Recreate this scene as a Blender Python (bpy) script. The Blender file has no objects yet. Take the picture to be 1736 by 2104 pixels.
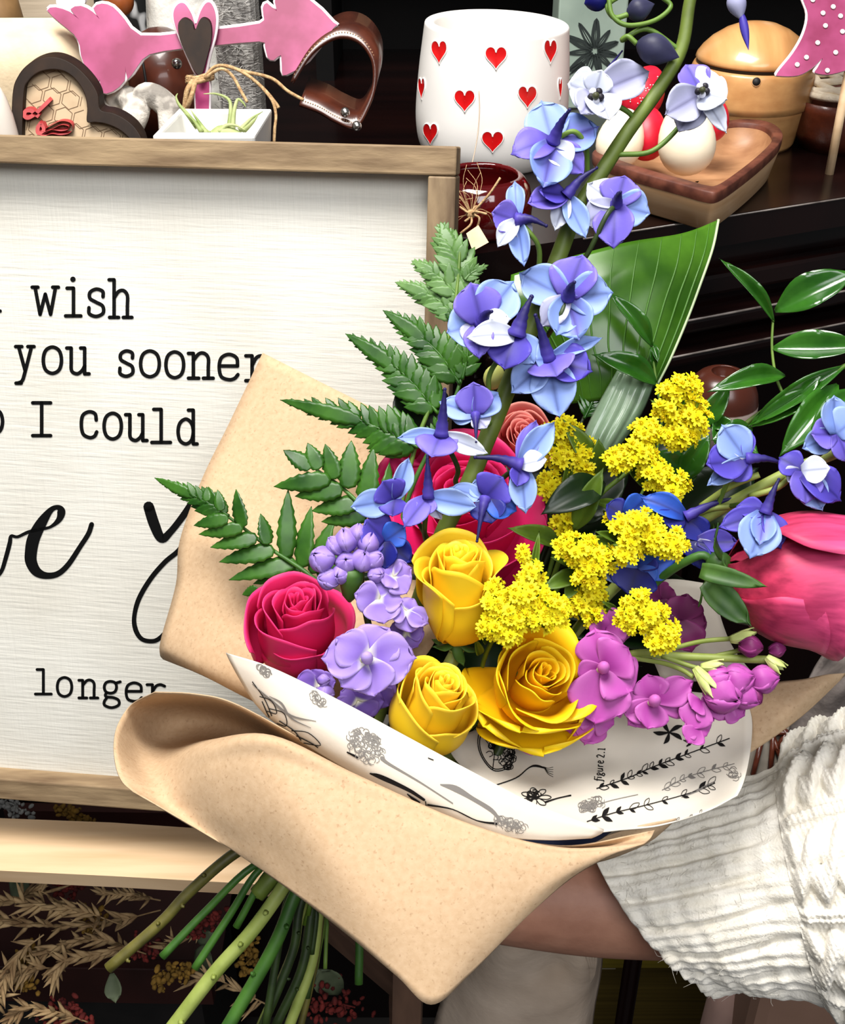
import bpy, math, random
from math import sin, cos, pi, radians, sqrt, atan2, exp
from mathutils import Vector, Matrix, noise
from mathutils.bvhtree import BVHTree
from mathutils.geometry import tessellate_polygon

rng = random.Random(7)
SC = bpy.context.scene
COL = SC.collection

# ------------------------------------------------------------------ camera
IMW, IMH, FP = 1736, 2104, 2400.0
PITCH = radians(33)
CAM = Vector((0, 0, 1.40))
R = Vector((1, 0, 0)); F = Vector((0, cos(PITCH), -sin(PITCH))); U = Vector((0, sin(PITCH), cos(PITCH)))
cd = bpy.data.cameras.new('camera'); cam = bpy.data.objects.new('camera', cd); COL.objects.link(cam)
cam.location = CAM; cam.rotation_euler = (radians(90) - PITCH, 0, 0)
cd.sensor_fit = 'HORIZONTAL'; cd.sensor_width = 36.0; cd.lens = 36.0 * FP / IMW
cd.clip_start = 0.01; cd.clip_end = 50
SC.camera = cam

# ------------------------------------------------------------------ light and exposure
SC.view_settings.view_transform = 'Standard'; SC.view_settings.look = 'None'
SC.view_settings.gamma = 1.0; SC.view_settings.use_curve_mapping = False
SC.view_settings.exposure = 0.0
w = bpy.data.worlds.new('world'); SC.world = w; w.use_nodes = True
w.node_tree.nodes['Background'].inputs[0].default_value = (0.95, 0.97, 1.0, 1)
w.node_tree.nodes['Background'].inputs[1].default_value = 0.13
def area(name, loc, target, sx, sy, power, color=(1, 1, 1)):
    l = bpy.data.lights.new(name, 'AREA'); l.shape = 'RECTANGLE'; l.size = sx; l.size_y = sy
    l.energy = power; l.color = color
    o = bpy.data.objects.new(name, l); COL.objects.link(o); o.location = loc
    o.rotation_euler = (Vector(target) - Vector(loc)).to_track_quat('-Z', 'Y').to_euler()
    return o
area('ceiling_light', (-0.25, 0.45, 2.7), (0, 0.7, 0.9), 1.0, 0.7, 66, (1.0, 0.97, 0.93))
area('shop_window_light', (0.45, -1.25, 2.75), (0, 0.7, 0.9), 1.8, 1.1, 46, (0.97, 0.98, 1.0))

# ------------------------------------------------------------------ pixel rays -> points with a real distance
def ray(px, py): return F + R * ((px - 868.0) / FP) - U * ((py - 1052.0) / FP)
def P(px, py, d): return CAM + ray(px, py) * d
def D(a, b, c): return (R * a + U * b - F * c).normalized()
def S(px, d): return px * d / FP
def hit_plane(px, py, o, n):
    r = ray(px, py); t = (o - CAM).dot(n) / r.dot(n); return CAM + r * t
def lerp(a, b, t): return a + (b - a) * t
def smooth(t):
    t = max(0.0, min(1.0, t)); return t * t * (3 - 2 * t)

# ------------------------------------------------------------------ colours and materials
def lin(c):
    c = c / 255.0
    return c / 12.92 if c <= 0.04045 else ((c + 0.055) / 1.055) ** 2.4
def C(r, g, b): return (lin(r), lin(g), lin(b), 1.0)
def mixc(a, b, t): return tuple(a[i] + (b[i] - a[i]) * t for i in range(4))

def mat(name, c1, c2=None, rough=0.55, scale=(8, 8, 8), detail=4.0, ramp=(0.35, 0.65), bump=0.0, bscale=None, bdist=0.001,
        attr=False, spec=0.4, trans=0.0, coat=0.0, metal=0.0, wave=None, rot=(0, 0, 0), transmission=0.0, speck=None, sheen=0.0):
    m = bpy.data.materials.new(name); m.use_nodes = True
    nt = m.node_tree; N = nt.nodes; L = nt.links
    b = N['Principled BSDF']; out = N['Material Output']
    b.inputs['Roughness'].default_value = rough; b.inputs['Metallic'].default_value = metal
    b.inputs['Specular IOR Level'].default_value = spec
    b.inputs['Coat Weight'].default_value = coat; b.inputs['Coat Roughness'].default_value = 0.08
    b.inputs['Transmission Weight'].default_value = transmission
    b.inputs['Sheen Weight'].default_value = sheen
    tc = N.new('ShaderNodeTexCoord'); mp = N.new('ShaderNodeMapping'); L.new(tc.outputs['Object'], mp.inputs['Vector'])
    mp.inputs['Scale'].default_value = scale; mp.inputs['Rotation'].default_value = rot
    colsock = None
    if c2 is not None:
        if wave:
            t = N.new('ShaderNodeTexWave'); t.inputs['Scale'].default_value = wave[0]; t.inputs['Distortion'].default_value = wave[1]
            t.inputs['Detail'].default_value = 3; t.bands_direction = wave[2] if len(wave) > 2 else 'X'
            fac = t.outputs['Fac']
        else:
            t = N.new('ShaderNodeTexNoise'); t.inputs['Scale'].default_value = 1.0; t.inputs['Detail'].default_value = detail
            fac = t.outputs['Fac']
        L.new(mp.outputs['Vector'], t.inputs['Vector'])
        rp = N.new('ShaderNodeValToRGB'); rp.color_ramp.elements[0].position = ramp[0]; rp.color_ramp.elements[1].position = ramp[1]
        rp.color_ramp.elements[0].color = c1; rp.color_ramp.elements[1].color = c2
        L.new(fac, rp.inputs['Fac']); colsock = rp.outputs['Color']
        if speck:
            t2 = N.new('ShaderNodeTexNoise'); t2.inputs['Scale'].default_value = speck[1]; t2.inputs['Detail'].default_value = 2
            L.new(tc.outputs['Object'], t2.inputs['Vector'])
            r2 = N.new('ShaderNodeValToRGB'); r2.color_ramp.elements[0].position = speck[2]; r2.color_ramp.elements[1].position = speck[3]
            L.new(t2.outputs['Fac'], r2.inputs['Fac'])
            mx = N.new('ShaderNodeMix'); mx.data_type = 'RGBA'; L.new(r2.outputs['Color'], mx.inputs[0]); L.new(colsock, mx.inputs[6])
            mx.inputs[7].default_value = speck[0]; colsock = mx.outputs[2]
    if attr:
        a = N.new('ShaderNodeAttribute'); a.attribute_name = 'Col'
        if colsock is not None:
            mx = N.new('ShaderNodeMix'); mx.data_type = 'RGBA'; mx.blend_type = 'MULTIPLY'; mx.inputs[0].default_value = 1.0
            L.new(colsock, mx.inputs[6]); L.new(a.outputs['Color'], mx.inputs[7]); colsock = mx.outputs[2]
        else: colsock = a.outputs['Color']
    if colsock is not None: L.new(colsock, b.inputs['Base Color'])
    else: b.inputs['Base Color'].default_value = c1
    if bump > 0:
        bn = N.new('ShaderNodeTexNoise'); bn.inputs['Detail'].default_value = 5; bn.inputs['Scale'].default_value = 1
        m2 = N.new('ShaderNodeMapping'); L.new(tc.outputs['Object'], m2.inputs['Vector'])
        m2.inputs['Scale'].default_value = bscale or scale; m2.inputs['Rotation'].default_value = rot
        L.new(m2.outputs['Vector'], bn.inputs['Vector'])
        bp = N.new('ShaderNodeBump'); bp.inputs['Strength'].default_value = bump; bp.inputs['Distance'].default_value = bdist
        L.new(bn.outputs['Fac'], bp.inputs['Height']); L.new(bp.outputs['Normal'], b.inputs['Normal'])
    if trans > 0:
        tr = N.new('ShaderNodeBsdfTranslucent'); ms = N.new('ShaderNodeMixShader'); ms.inputs[0].default_value = trans
        if colsock is not None: L.new(colsock, tr.inputs['Color'])
        else: tr.inputs['Color'].default_value = c1
        L.new(b.outputs[0], ms.inputs[1]); L.new(tr.outputs[0], ms.inputs[2]); L.new(ms.outputs[0], out.inputs['Surface'])
    return m

# ------------------------------------------------------------------ mesh collecting and object building
class MB:
    def __init__(s): s.v = []; s.f = []; s.c = []
    def add(s, v, f, col=None):
        o = len(s.v); s.v += [Vector(p) for p in v]; s.f += [tuple(i + o for i in q) for q in f]
        if col is None: s.c += [(1, 1, 1, 1)] * len(v)
        elif isinstance(col, tuple): s.c += [col] * len(v)
        else: s.c += list(col)
        return s
    def grid(s, rows, col=None, close=False):
        nr, nc = len(rows), len(rows[0]); v = [p for r in rows for p in r]; f = []
        for i in range(nr - 1):
            for j in range(nc if close else nc - 1):
                k = (j + 1) % nc
                f.append((i * nc + j, i * nc + k, (i + 1) * nc + k, (i + 1) * nc + j))
        return s.add(v, f, col)
    def tube(s, pts, rad, n=8, col=None, cap=True):
        pts = [Vector(p) for p in pts]; m = len(pts)
        if not hasattr(rad, '__len__'): rad = [rad] * m
        t0 = (pts[1] - pts[0]).normalized(); a = t0.orthogonal().normalized()
        rows = []
        for i, p in enumerate(pts):
            t = (pts[min(i + 1, m - 1)] - pts[max(i - 1, 0)])
            t = t.normalized() if t.length > 1e-9 else t0
            a = (a - t * a.dot(t)); a = a.normalized() if a.length > 1e-6 else t.orthogonal().normalized()
            b = t.cross(a)
            rows.append([p + (a * cos(2 * pi * k / n) + b * sin(2 * pi * k / n)) * rad[i] for k in range(n)])
        if isinstance(col, list) and len(col) == m: col = [c for c in col for _ in range(n)]
        o = len(s.v); s.grid(rows, col, True)
        if cap:
            s.f.append(tuple(o + k for k in range(n))[::-1]); s.f.append(tuple(o + (m - 1) * n + k for k in range(n)))
        return s
    def box(s, o, ex, ey, ez, col=None):
        o = Vector(o); v = [o + ex * i + ey * j + ez * k for i in (0, 1) for j in (0, 1) for k in (0, 1)]
        f = [(0, 1, 3, 2), (4, 6, 7, 5), (0, 4, 5, 1), (2, 3, 7, 6), (0, 2, 6, 4), (1, 5, 7, 3)]
        return s.add(v, f, col)
    def bx(s, c, size, col=None):
        x, y, z = size; return s.box(Vector(c) - Vector(size) / 2, Vector((x, 0, 0)), Vector((0, y, 0)), Vector((0, 0, z)), col)
    def lathe(s, c, prof, n=32, axis=Vector((0, 0, 1)), sx=None, col=None, cap=True):
        c = Vector(c); axis = axis.normalized(); a = (sx or axis.orthogonal()).normalized(); b = axis.cross(a)
        rows = [[c + axis * z + (a * cos(2 * pi * k / n) + b * sin(2 * pi * k / n)) * r for k in range(n)] for r, z in prof]
        o = len(s.v); s.grid(rows, col, True)
        if cap:
            s.f.append(tuple(o + k for k in range(n))[::-1]); q = o + (len(prof) - 1) * n; s.f.append(tuple(q + k for k in range(n)))
        return s
    def ball(s, c, r, axis=Vector((0, 0, 1)), long=1.0, n=12, m=8, col=None, sx=None):
        prof = [(max(1e-5, r * sin(pi * i / m)), -r * long * cos(pi * i / m)) for i in range(m + 1)]
        return s.lathe(c, prof, n, axis, sx, col, False)
    def prism(s, pts, back, col=None, colside=None):
        """closed outline of world points, pushed along the vector `back`"""
        pts = [Vector(p) for p in pts]; n = len(pts)
        tri = tessellate_polygon([pts])
        s.add(pts, [tuple(t) for t in tri], col)
        s.add([p + back for p in pts], [tuple(t)[::-1] for t in tri], colside or col)
        v = []; f = []
        for i in range(n): v += [pts[i], pts[i] + back]
        for i in range(n):
            j = (i + 1) % n; f.append((2 * i, 2 * i + 1, 2 * j + 1, 2 * j))
        return s.add(v, f, colside or col)

ROOT = {}
def thing(name, label, cat, loc, group=None, kind=None):
    o = bpy.data.objects.new(name, None); COL.objects.link(o); o.location = Vector(loc); o.empty_display_size = 0.02
    o['label'] = label; o['category'] = cat
    if group: o['group'] = group
    if kind: o['kind'] = kind
    ROOT[o.name] = Vector(loc); return o
def build(name, mb, m, parent=None, smooth_=True, solid=0.0, bevel=0.0, subd=0, label=None, auto=None, offset=0.0):
    base = ROOT[parent.name] if parent is not None else Vector((0, 0, 0))
    if parent is None and mb.v:
        base = Vector((sum(p.x for p in mb.v) / len(mb.v), sum(p.y for p in mb.v) / len(mb.v), min(p.z for p in mb.v)))
    me = bpy.data.meshes.new(name); me.from_pydata([tuple(p - base) for p in mb.v], [], mb.f); me.validate()
    if len(me.vertices) == len(mb.c):
        ca = me.color_attributes.new('Col', 'FLOAT_COLOR', 'POINT')
        ca.data.foreach_set('color', [x for c in mb.c for x in c])
    if smooth_: me.polygons.foreach_set('use_smooth', [True] * len(me.polygons))
    me.materials.append(m); me.update()
    o = bpy.data.objects.new(name, me); COL.objects.link(o)
    if parent is not None: o.parent = parent
    else: o.location = base
    ROOT[o.name] = base
    if bevel:
        b = o.modifiers.new('bevel', 'BEVEL'); b.width = bevel; b.segments = 2; b.limit_method = 'ANGLE'; b.angle_limit = radians(40)
    if subd:
        b = o.modifiers.new('subd', 'SUBSURF'); b.levels = subd; b.render_levels = subd
    if solid:
        b = o.modifiers.new('solid', 'SOLIDIFY'); b.thickness = solid; b.offset = offset
    if label: o['label'] = label
    return o
def tag(o, label, cat, group=None, kind=None):
    o['label'] = label; o['category'] = cat
    if group: o['group'] = group
    if kind: o['kind'] = kind
    return o
def struct(o): o['kind'] = 'structure'; return o

def cr(p0, p1, p2, p3, t):
    t2 = t * t; t3 = t2 * t
    return tuple(0.5 * (2 * b + (c - a) * t + (2 * a - 5 * b + 4 * c - d) * t2 + (3 * b - a - 3 * c + d) * t3) for a, b, c, d in zip(p0, p1, p2, p3))
def crv(pts, per=6, close=False):
    pts = [tuple(p) for p in pts]; n = len(pts); out = []
    ext = lambda a, b: tuple(2 * x - y for x, y in zip(a, b))
    seg = n if close else n - 1
    for i in range(seg):
        if close: q = [pts[(i + k) % n] for k in (-1, 0, 1, 2)]
        else: q = [pts[i - 1] if i else ext(pts[0], pts[1]), pts[i], pts[i + 1], pts[i + 2] if i + 2 < n else ext(pts[-1], pts[-2])]
        for k in range(per): out.append(cr(*q, k / per))
    if not close: out.append(pts[-1])
    return out
def pcrv(pts, per=6): return [P(*q) for q in crv(pts, per)]
def sheet_rows(rows, per=7):
    rr = [crv(r, per) for r in rows]; cols = list(zip(*rr)); cc = [crv(c, per) for c in cols]
    return [[P(*q) for q in r] for r in zip(*cc)]
def ribbon2(pts, wid, per=5, close=False):
    """flat stroke outline: list of quads in 2-D, widths may vary"""
    if not hasattr(wid, '__len__'): wid = [wid] * len(pts)
    q = crv([(p[0], p[1], wv) for p, wv in zip(pts, wid)], per, close)
    if close: q.append(q[0])
    out = []
    for i, (x, y, wv) in enumerate(q):
        a = q[max(i - 1, 0)]; b = q[min(i + 1, len(q) - 1)]
        if close and i in (0, len(q) - 1): a, b = q[-2], q[1]
        tx, ty = b[0] - a[0], b[1] - a[1]; l = sqrt(tx * tx + ty * ty) or 1
        nx, ny = -ty / l, tx / l
        out.append(((x + nx * wv / 2, y + ny * wv / 2), (x - nx * wv / 2, y - ny * wv / 2)))
    return out
def stroke(mb, pts, wid, proj, per=5, close=False, caps=True):
    rb = ribbon2(pts, wid, per, close)
    mb.grid([[proj(*a), proj(*b)] for a, b in rb])
    if caps and not close:
        ws = wid if hasattr(wid, '__len__') else [wid] * len(pts)
        for (x, y), wv in ((pts[0], ws[0]), (pts[-1], ws[-1])): disc(mb, x, y, wv / 2, wv / 2, proj, 10)
def disc(mb, x, y, rx, ry, proj, n=16, rot=0.0):
    v = [proj(x + rx * cos(2 * pi * k / n) * cos(rot) - ry * sin(2 * pi * k / n) * sin(rot),
              y + rx * cos(2 * pi * k / n) * sin(rot) + ry * sin(2 * pi * k / n) * cos(rot)) for k in range(n)]
    mb.add(v, [tuple(range(n))])
# ================================================================== STRUCTURE
M_WALL = mat('dark_wall', C(22, 18, 17), C(14, 11, 10), 0.8, (3, 3, 3))
M_FLOOR = mat('dark_floor', C(20, 15, 12), C(12, 9, 8), 0.6, (2, 14, 2))
struct(build('floor', MB().bx((0, 1.0, -0.02), (5, 5.5, 0.04)), M_FLOOR, smooth_=False))
struct(build('wall_back', MB().bx((0, 2.05, 1.3), (5, 0.06, 2.6)), M_WALL, smooth_=False))

# ================================================================== SIDEBOARD (dark polished furniture carrying the display)
ZT = 1.088
M_DARK = mat('dark_mahogany', C(10, 4, 4), C(20, 7, 6), 0.24, (3, 30, 3), spec=0.35, coat=0.12)
M_RISER = mat('dark_riser_paint', C(8, 7, 7), C(14, 11, 10), 0.6, (10, 10, 10), spec=.15)
def onz(px, py, z): return hit_plane(px, py, Vector((0, 0, z)), Vector((0, 0, 1)))
EA = onz(985, 521, ZT); EB = onz(1736, 404, ZT); ED = (EB - EA).normalized(); EN = Vector((ED.y, -ED.x, 0))  # towards the viewer
sb = thing('sideboard', 'dark polished mahogany sideboard with moulded front behind the bouquet', 'sideboard', (0.3, 1.2, 0))
E0 = EA - ED * 0.012; E1 = EA + ED * 1.1
top = [Vector((-1.1, 0.875, ZT)), Vector((E0.x - 0.012, 0.875, ZT)), E0, E1, Vector((1.4, 1.85, ZT)), Vector((-1.1, 1.85, ZT))]
build('tabletop', MB().prism(top, Vector((0, 0, -0.026))), M_DARK, sb, False, bevel=0.003)
def front_z(px, py): return hit_plane(px, py, EA, EN).z
zs = [front_z(1560, 561), front_z(1560, 632), front_z(1560, 692)]
body = [Vector((-1.1, 0.93, ZT - 0.026)), Vector((E0.x, 0.93, ZT - 0.026)), E0 - EN * 0.02 + ED * 0.02 - Vector((0, 0, 0.026)), E1 - EN * 0.02 - Vector((0, 0, 0.026)),
        Vector((1.38, 1.84, ZT - 0.026)), Vector((-1.1, 1.84, ZT - 0.026))]
build('carcass', MB().prism(body, Vector((0, 0, -1.06))), M_DARK, sb, False)
def rail(z, h, dep, out):
    a = E0 + ED * 0.02 - EN * 0.02; a.z = z - h
    return MB().box(a, ED * 1.05, EN * (dep + out), Vector((0, 0, h)))
build('moulding', rail(zs[0] + 0.004, 0.020, 0.0, 0.016), M_DARK, sb, False, bevel=0.004)
M_EDGED = mat('edge_highlight', C(120, 112, 106), C(64, 56, 52), .3, (40, 40, 40), spec=.6)  # light grey tubes stand in for highlights along the moulding edges
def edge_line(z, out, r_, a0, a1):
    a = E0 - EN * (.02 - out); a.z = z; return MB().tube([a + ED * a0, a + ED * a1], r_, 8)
build('edge_highlight', edge_line(zs[1] + .0022, .0236, .0011, .05, .62), M_EDGED, sb)
build('edge_highlight', edge_line(zs[2] + .0022, .0296, .0010, .05, .50), M_EDGED, sb)
build('edge_highlight', edge_line(ZT - .0012, .0202, .0008, .10, .8), M_EDGED, sb)
build('moulding', rail(zs[1] + 0.003, 0.014, 0.0, 0.024), M_DARK, sb, False, bevel=0.004)
build('moulding', rail(zs[2] + 0.003, 0.012, 0.0, 0.030), M_DARK, sb, False, bevel=0.004)
dr = thing('display_riser', 'dark riser with a shelf at the back of the sideboard', 'shelf', (0.15, 1.5, ZT))
build('back_panel', MB().box((-1.1, 1.55, ZT), Vector((2.5, 0, 0)), Vector((0, 0.02, 0)), Vector((0, 0, 0.5))), M_RISER, dr, False)
build('riser_shelf', MB().box((-0.12, 1.38, 1.236), Vector((1.4, 0, 0)), Vector((0, 0.17, 0)), Vector((0, 0, 0.012))), M_RISER, dr, False)
for xx in (-0.12, 0.6, 1.26): build('upright', MB().box((xx, 1.38, ZT), Vector((0.02, 0, 0)), Vector((0, 0.17, 0)), Vector((0, 0, 0.148))), M_RISER, dr, False)

# ================================================================== SIGN
def cv(x, y, z): return R * x - U * y + F * z
SU = cv(0.99456, 0.05370, -0.08925).normalized(); SV = cv(-0.02447, 0.95333, 0.30095); SV = (SV - SU * SV.dot(SU)).normalized()
SN = SU.cross(SV); SN = -SN if SN.dot(F) > 0 else SN     # towards the viewer
SO = P(939, 301, 0.73)
def son(px, py, dep=0.0): return hit_plane(px, py, SO - SN * dep, SN)
BR = 0.017  # board recess
FWW = 0.0178
SBOT = (son(330, 1668) - SO).dot(SV)      # frame bottom along the sign
SWID = 0.62
M_FRAME = mat('frame_wood', C(104, 82, 58), C(166, 142, 108), 0.7, (14, 60, 90), ramp=(0.3, 0.7), bump=0.5, bdist=0.0012, bscale=(40, 160, 220))
M_FRAMEV = mat('frame_wood_upright', C(96, 76, 56), C(150, 128, 98), 0.7, (90, 60, 14), ramp=(0.3, 0.7), bump=0.5, bdist=0.0012, bscale=(220, 160, 40))
def board_material():
    m = bpy.data.materials.new('whitewashed_board'); m.use_nodes = True; nt = m.node_tree; N = nt.nodes; L = nt.links
    b = N['Principled BSDF']; b.inputs['Roughness'].default_value = 0.6; b.inputs['Specular IOR Level'].default_value = 0.25
    tc = N.new('ShaderNodeTexCoord')
    def nz(scale, det=4):
        mp = N.new('ShaderNodeMapping'); mp.inputs['Scale'].default_value = scale; L.new(tc.outputs['Object'], mp.inputs['Vector'])
        t = N.new('ShaderNodeTexNoise'); t.inputs['Scale'].default_value = 1; t.inputs['Detail'].default_value = det
        L.new(mp.outputs['Vector'], t.inputs['Vector']); return t.outputs['Fac']
    h = nz((30, 30, 420)); v = nz((420, 30, 22)); big = nz((9, 9, 9), 3)
    rp = N.new('ShaderNodeValToRGB'); rp.color_ramp.elements[0].position = 0.3; rp.color_ramp.elements[1].position = 0.7
    rp.color_ramp.elements[0].color = C(214, 210, 198); rp.color_ramp.elements[1].color = C(226, 224, 215)
    L.new(big, rp.inputs['Fac']); L.new(rp.outputs['Color'], b.inputs['Base Color'])
    ad = N.new('ShaderNodeMath'); ad.operation = 'ADD'; L.new(h, ad.inputs[0]); L.new(v, ad.inputs[1])
    bp = N.new('ShaderNodeBump'); bp.inputs['Strength'].default_value = 0.42; bp.inputs['Distance'].default_value = 0.001
    L.new(ad.outputs[0], bp.inputs['Height']); L.new(bp.outputs['Normal'], b.inputs['Normal'])
    return m
M_BOARD = board_material(); M_INK = mat('black_paint', C(10, 10, 10), rough=0.5, spec=0.2)
sg = thing('framed_sign', 'framed whitewashed wooden sign with black lettering behind the bouquet', 'sign', SO + SV * SBOT - SU * SWID / 2)
def sbox(u0, u1, v0, v1, d0, d1):
    """u to the right, v down, d forwards off the front plane"""
    return MB().box(SO + SU * u0 + SV * v0 + SN * d0, SU * (u1 - u0), SV * (v1 - v0), SN * (d1 - d0))
build('board', sbox(-SWID + 0.004, -0.004, 0.004, SBOT - 0.004, -BR - 0.008, -BR), M_BOARD, sg, False)
build('frame_rail', sbox(-SWID, 0, 0, FWW, -0.034, 0), M_FRAME, sg, False, bevel=0.0012)
build('frame_rail', sbox(-SWID, 0, SBOT - FWW, SBOT, -0.034, 0), M_FRAME, sg, False, bevel=0.0012)
build('frame_stile', sbox(-FWW, 0, FWW + 0.0003, SBOT - FWW - 0.0003, -0.034, 0), M_FRAMEV, sg, False, bevel=0.0012)
build('frame_stile', sbox(-SWID, -SWID + FWW, FWW + 0.0003, SBOT - FWW - 0.0003, -0.034, 0), M_FRAMEV, sg, False, bevel=0.0012)
build('hanging_loop', MB().tube([SO - SU * 0.35 - SN * 0.036 + SV * (0.01 + 0.004 * sin(t)) + SU * 0.006 * cos(t) for t in [2 * pi * i / 12 for i in range(13)]], 0.001, 6), M_INK, sg)
onboard = lambda x, y: son(x, y, BR - 0.0004)
# ---- typewriter letters: strokes in a box one x-height tall, x 0..1 wide
GL = {
 'w': [[(0, 1), (.22, 1)], [(.11, 1), (.3, .02)], [(.3, .02), (.5, .75)], [(.5, .75), (.7, .02)], [(.7, .02), (.89, 1)], [(.78, 1), (1, 1)]],
 'i': [[(.2, 1), (.55, 1)], [(.55, 1), (.55, 0)], [(.12, 0), (.95, 0)], 'dot'],
 's': ['c', (.88, .72), (.86, .92), (.5, 1.0), (.16, .88), (.16, .66), (.5, .52), (.86, .38), (.88, .12), (.5, 0), (.12, .1), (.1, .32)],
 'h': [[(0, 1.38), (.22, 1.38)], [(.22, 1.38), (.22, 0)], [(.02, 0), (.42, 0)], ['c', (.22, .72), (.42, .95), (.64, .98), (.8, .8), (.8, .4), (.8, 0)], [(.62, 0), (1, 0)]],
 'y': [[(0, 1), (.34, 1)], [(.16, 1), (.52, .05)], [(.66, 1), (1, 1)], ['c', (.86, 1), (.52, .05), (.36, -.32), (.12, -.42)], [(.02, -.42), (.3, -.42)]],
 'o': ['o', (.5, 1), (.86, .86), (.98, .5), (.86, .14), (.5, 0), (.14, .14), (.02, .5), (.14, .86)],
 'u': [[(0, 1), (.2, 1)], ['c', (.2, 1), (.2, .5), (.22, .12), (.46, 0), (.68, .12), (.8, .3)], [(.62, 1), (.8, 1)], [(.8, 1), (.8, 0)], [(.8, 0), (1, 0)]],
 'n': [[(0, .98), (.2, .98)], [(.2, .98), (.2, 0)], [(0, 0), (.42, 0)], ['c', (.2, .7), (.42, .96), (.64, .98), (.8, .8), (.8, .4), (.8, 0)], [(.6, 0), (1, 0)]],
 'e': [['c', (.04, .54), (.5, .54), (.95, .54)], ['c', (.95, .54), (.9, .86), (.52, 1), (.14, .86), (.03, .5), (.14, .12), (.52, 0), (.8, .05), (.97, .2)]],
 'r': [[(0, .98), (.3, .98)], [(.3, .98), (.3, 0)], [(0, 0), (.7, 0)], ['c', (.3, .6), (.5, .9), (.74, .98), (.98, .9)]],
 'I': [[(.05, 1.32), (.95, 1.32)], [(.5, 1.32), (.5, 0)], [(.05, 0), (.95, 0)]],
 'c': ['c', (.93, .68), (.86, .92), (.5, 1), (.12, .86), (.03, .5), (.14, .14), (.52, 0), (.82, .05), (.96, .22)],
 'l': [[(.12, 1.36), (.5, 1.36)], [(.5, 1.36), (.5, 0)], [(.02, 0), (.98, 0)]],
 'd': [[(.55, 1.36), (.8, 1.36)], [(.8, 1.36), (.8, 0)], [(.8, 0), (1, 0)], ['o', (.42, 1), (.7, .84), (.8, .5), (.7, .14), (.42, 0), (.12, .14), (.02, .5), (.12, .84)]],
 'g': [['o', (.42, 1), (.7, .92), (.78, .68), (.68, .44), (.42, .36), (.16, .44), (.06, .68), (.16, .92)], ['c', (.22, .4), (.12, .26), (.22, .16), (.6, .12), (.9, -.02), (.9, -.28), (.5, -.42), (.1, -.3), (.06, -.1), (.2, .1)], [(.72, .9), (1, .98)]],
}
def glyph(mb, ch, x0, x1, base, xh, wd):
    pr = lambda a, b: (x0 + (x1 - x0) * a, base - xh * b)
    def one(st):
        if st == 'dot': disc(mb, *pr(.52, 1.32), wd * .75, wd * .75, onboard, 14); return
        if st[0] == 'o': stroke(mb, [pr(*q) for q in st[1:]], wd, onboard, 5, True)
        elif st[0] == 'c': stroke(mb, [pr(*q) for q in st[1:]], wd, onboard, 5)
        else: stroke(mb, [pr(*q) for q in st], wd, onboard, 1)
    g = GL[ch]
    if g[0] in ('c', 'o'): one(g)
    else:
        for st in g: one(st)
def word(name, letters, wd):
    for ch, x0, x1, base, xh in letters:
        mb = MB(); glyph(mb, ch, x0, x1, base, xh, wd); build('letter', mb, M_INK, sg, False)
word('lettering', [('l', -44, 1, 639, 56), ('w', 66, 120, 647, 57), ('i', 130, 168, 649, 57), ('s', 179, 216, 650, 56), ('h', 224, 271, 652, 56)], 7.5)
word('lettering', [('y', 32, 70, 765, 53), ('o', 88, 127, 767, 54), ('u', 137, 183, 768, 53), ('s', 243, 276, 773, 52), ('o', 288, 328, 774, 53), ('o', 340, 378, 776, 53),
                   ('n', 387, 438, 777, 52), ('e', 449, 490, 780, 52), ('r', 505, 548, 782, 52)], 7.5)
word('lettering', [('o', -36, 6, 892, 52), ('I', 65, 106, 895, 51), ('c', 166, 200, 899, 53), ('o', 213, 250, 902, 53), ('u', 258, 302, 905, 53), ('l', 311, 351, 909, 50), ('d', 365, 405, 912, 51)], 7.5)
word('lettering', [('l', 72, 106, 1426, 37), ('o', 117, 148, 1431, 39), ('n', 162, 201, 1434, 37), ('g', 212, 247, 1438, 38), ('e', 258, 292, 1441, 38), ('r', 302, 339, 1444, 38)], 6)
z = lambda *q: [(x / 4.133, 1000 + y / 4.133) for x, y in q]
mb = MB()
stroke(mb, z((-60, 800), (10, 720), (50, 600), (82, 480), (95, 420), (150, 425), (240, 385), (350, 360), (430, 340), (500, 280), (520, 210), (490, 175), (430, 200), (350, 310), (285, 440), (262, 560), (265, 640), (310, 720), (390, 755), (490, 740), (580, 660), (680, 510), (750, 400), (778, 320)),
       [6, 8, 9, 9, 7, 6, 7, 7, 6, 12, 17, 10, 12, 22, 26, 25, 24, 20, 14, 12, 11, 10, 10, 10], onboard, 7)
stroke(mb, z((1262, 170), (1310, 320), (1372, 440), (1450, 380), (1560, 240), (1640, 120)), [22, 22, 18, 14, 14, 14], onboard, 7)
stroke(mb, z((1700, 100), (1620, 280), (1540, 510), (1400, 640), (1280, 780), (1180, 950), (1140, 1100), (1150, 1210), (1200, 1290), (1280, 1312), (1350, 1290), (1450, 1190)), [8, 8, 10, 10, 10, 10, 9, 10, 9, 9, 9, 9], onboard, 7)
build('script_lettering', mb, M_INK, sg, False)

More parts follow.
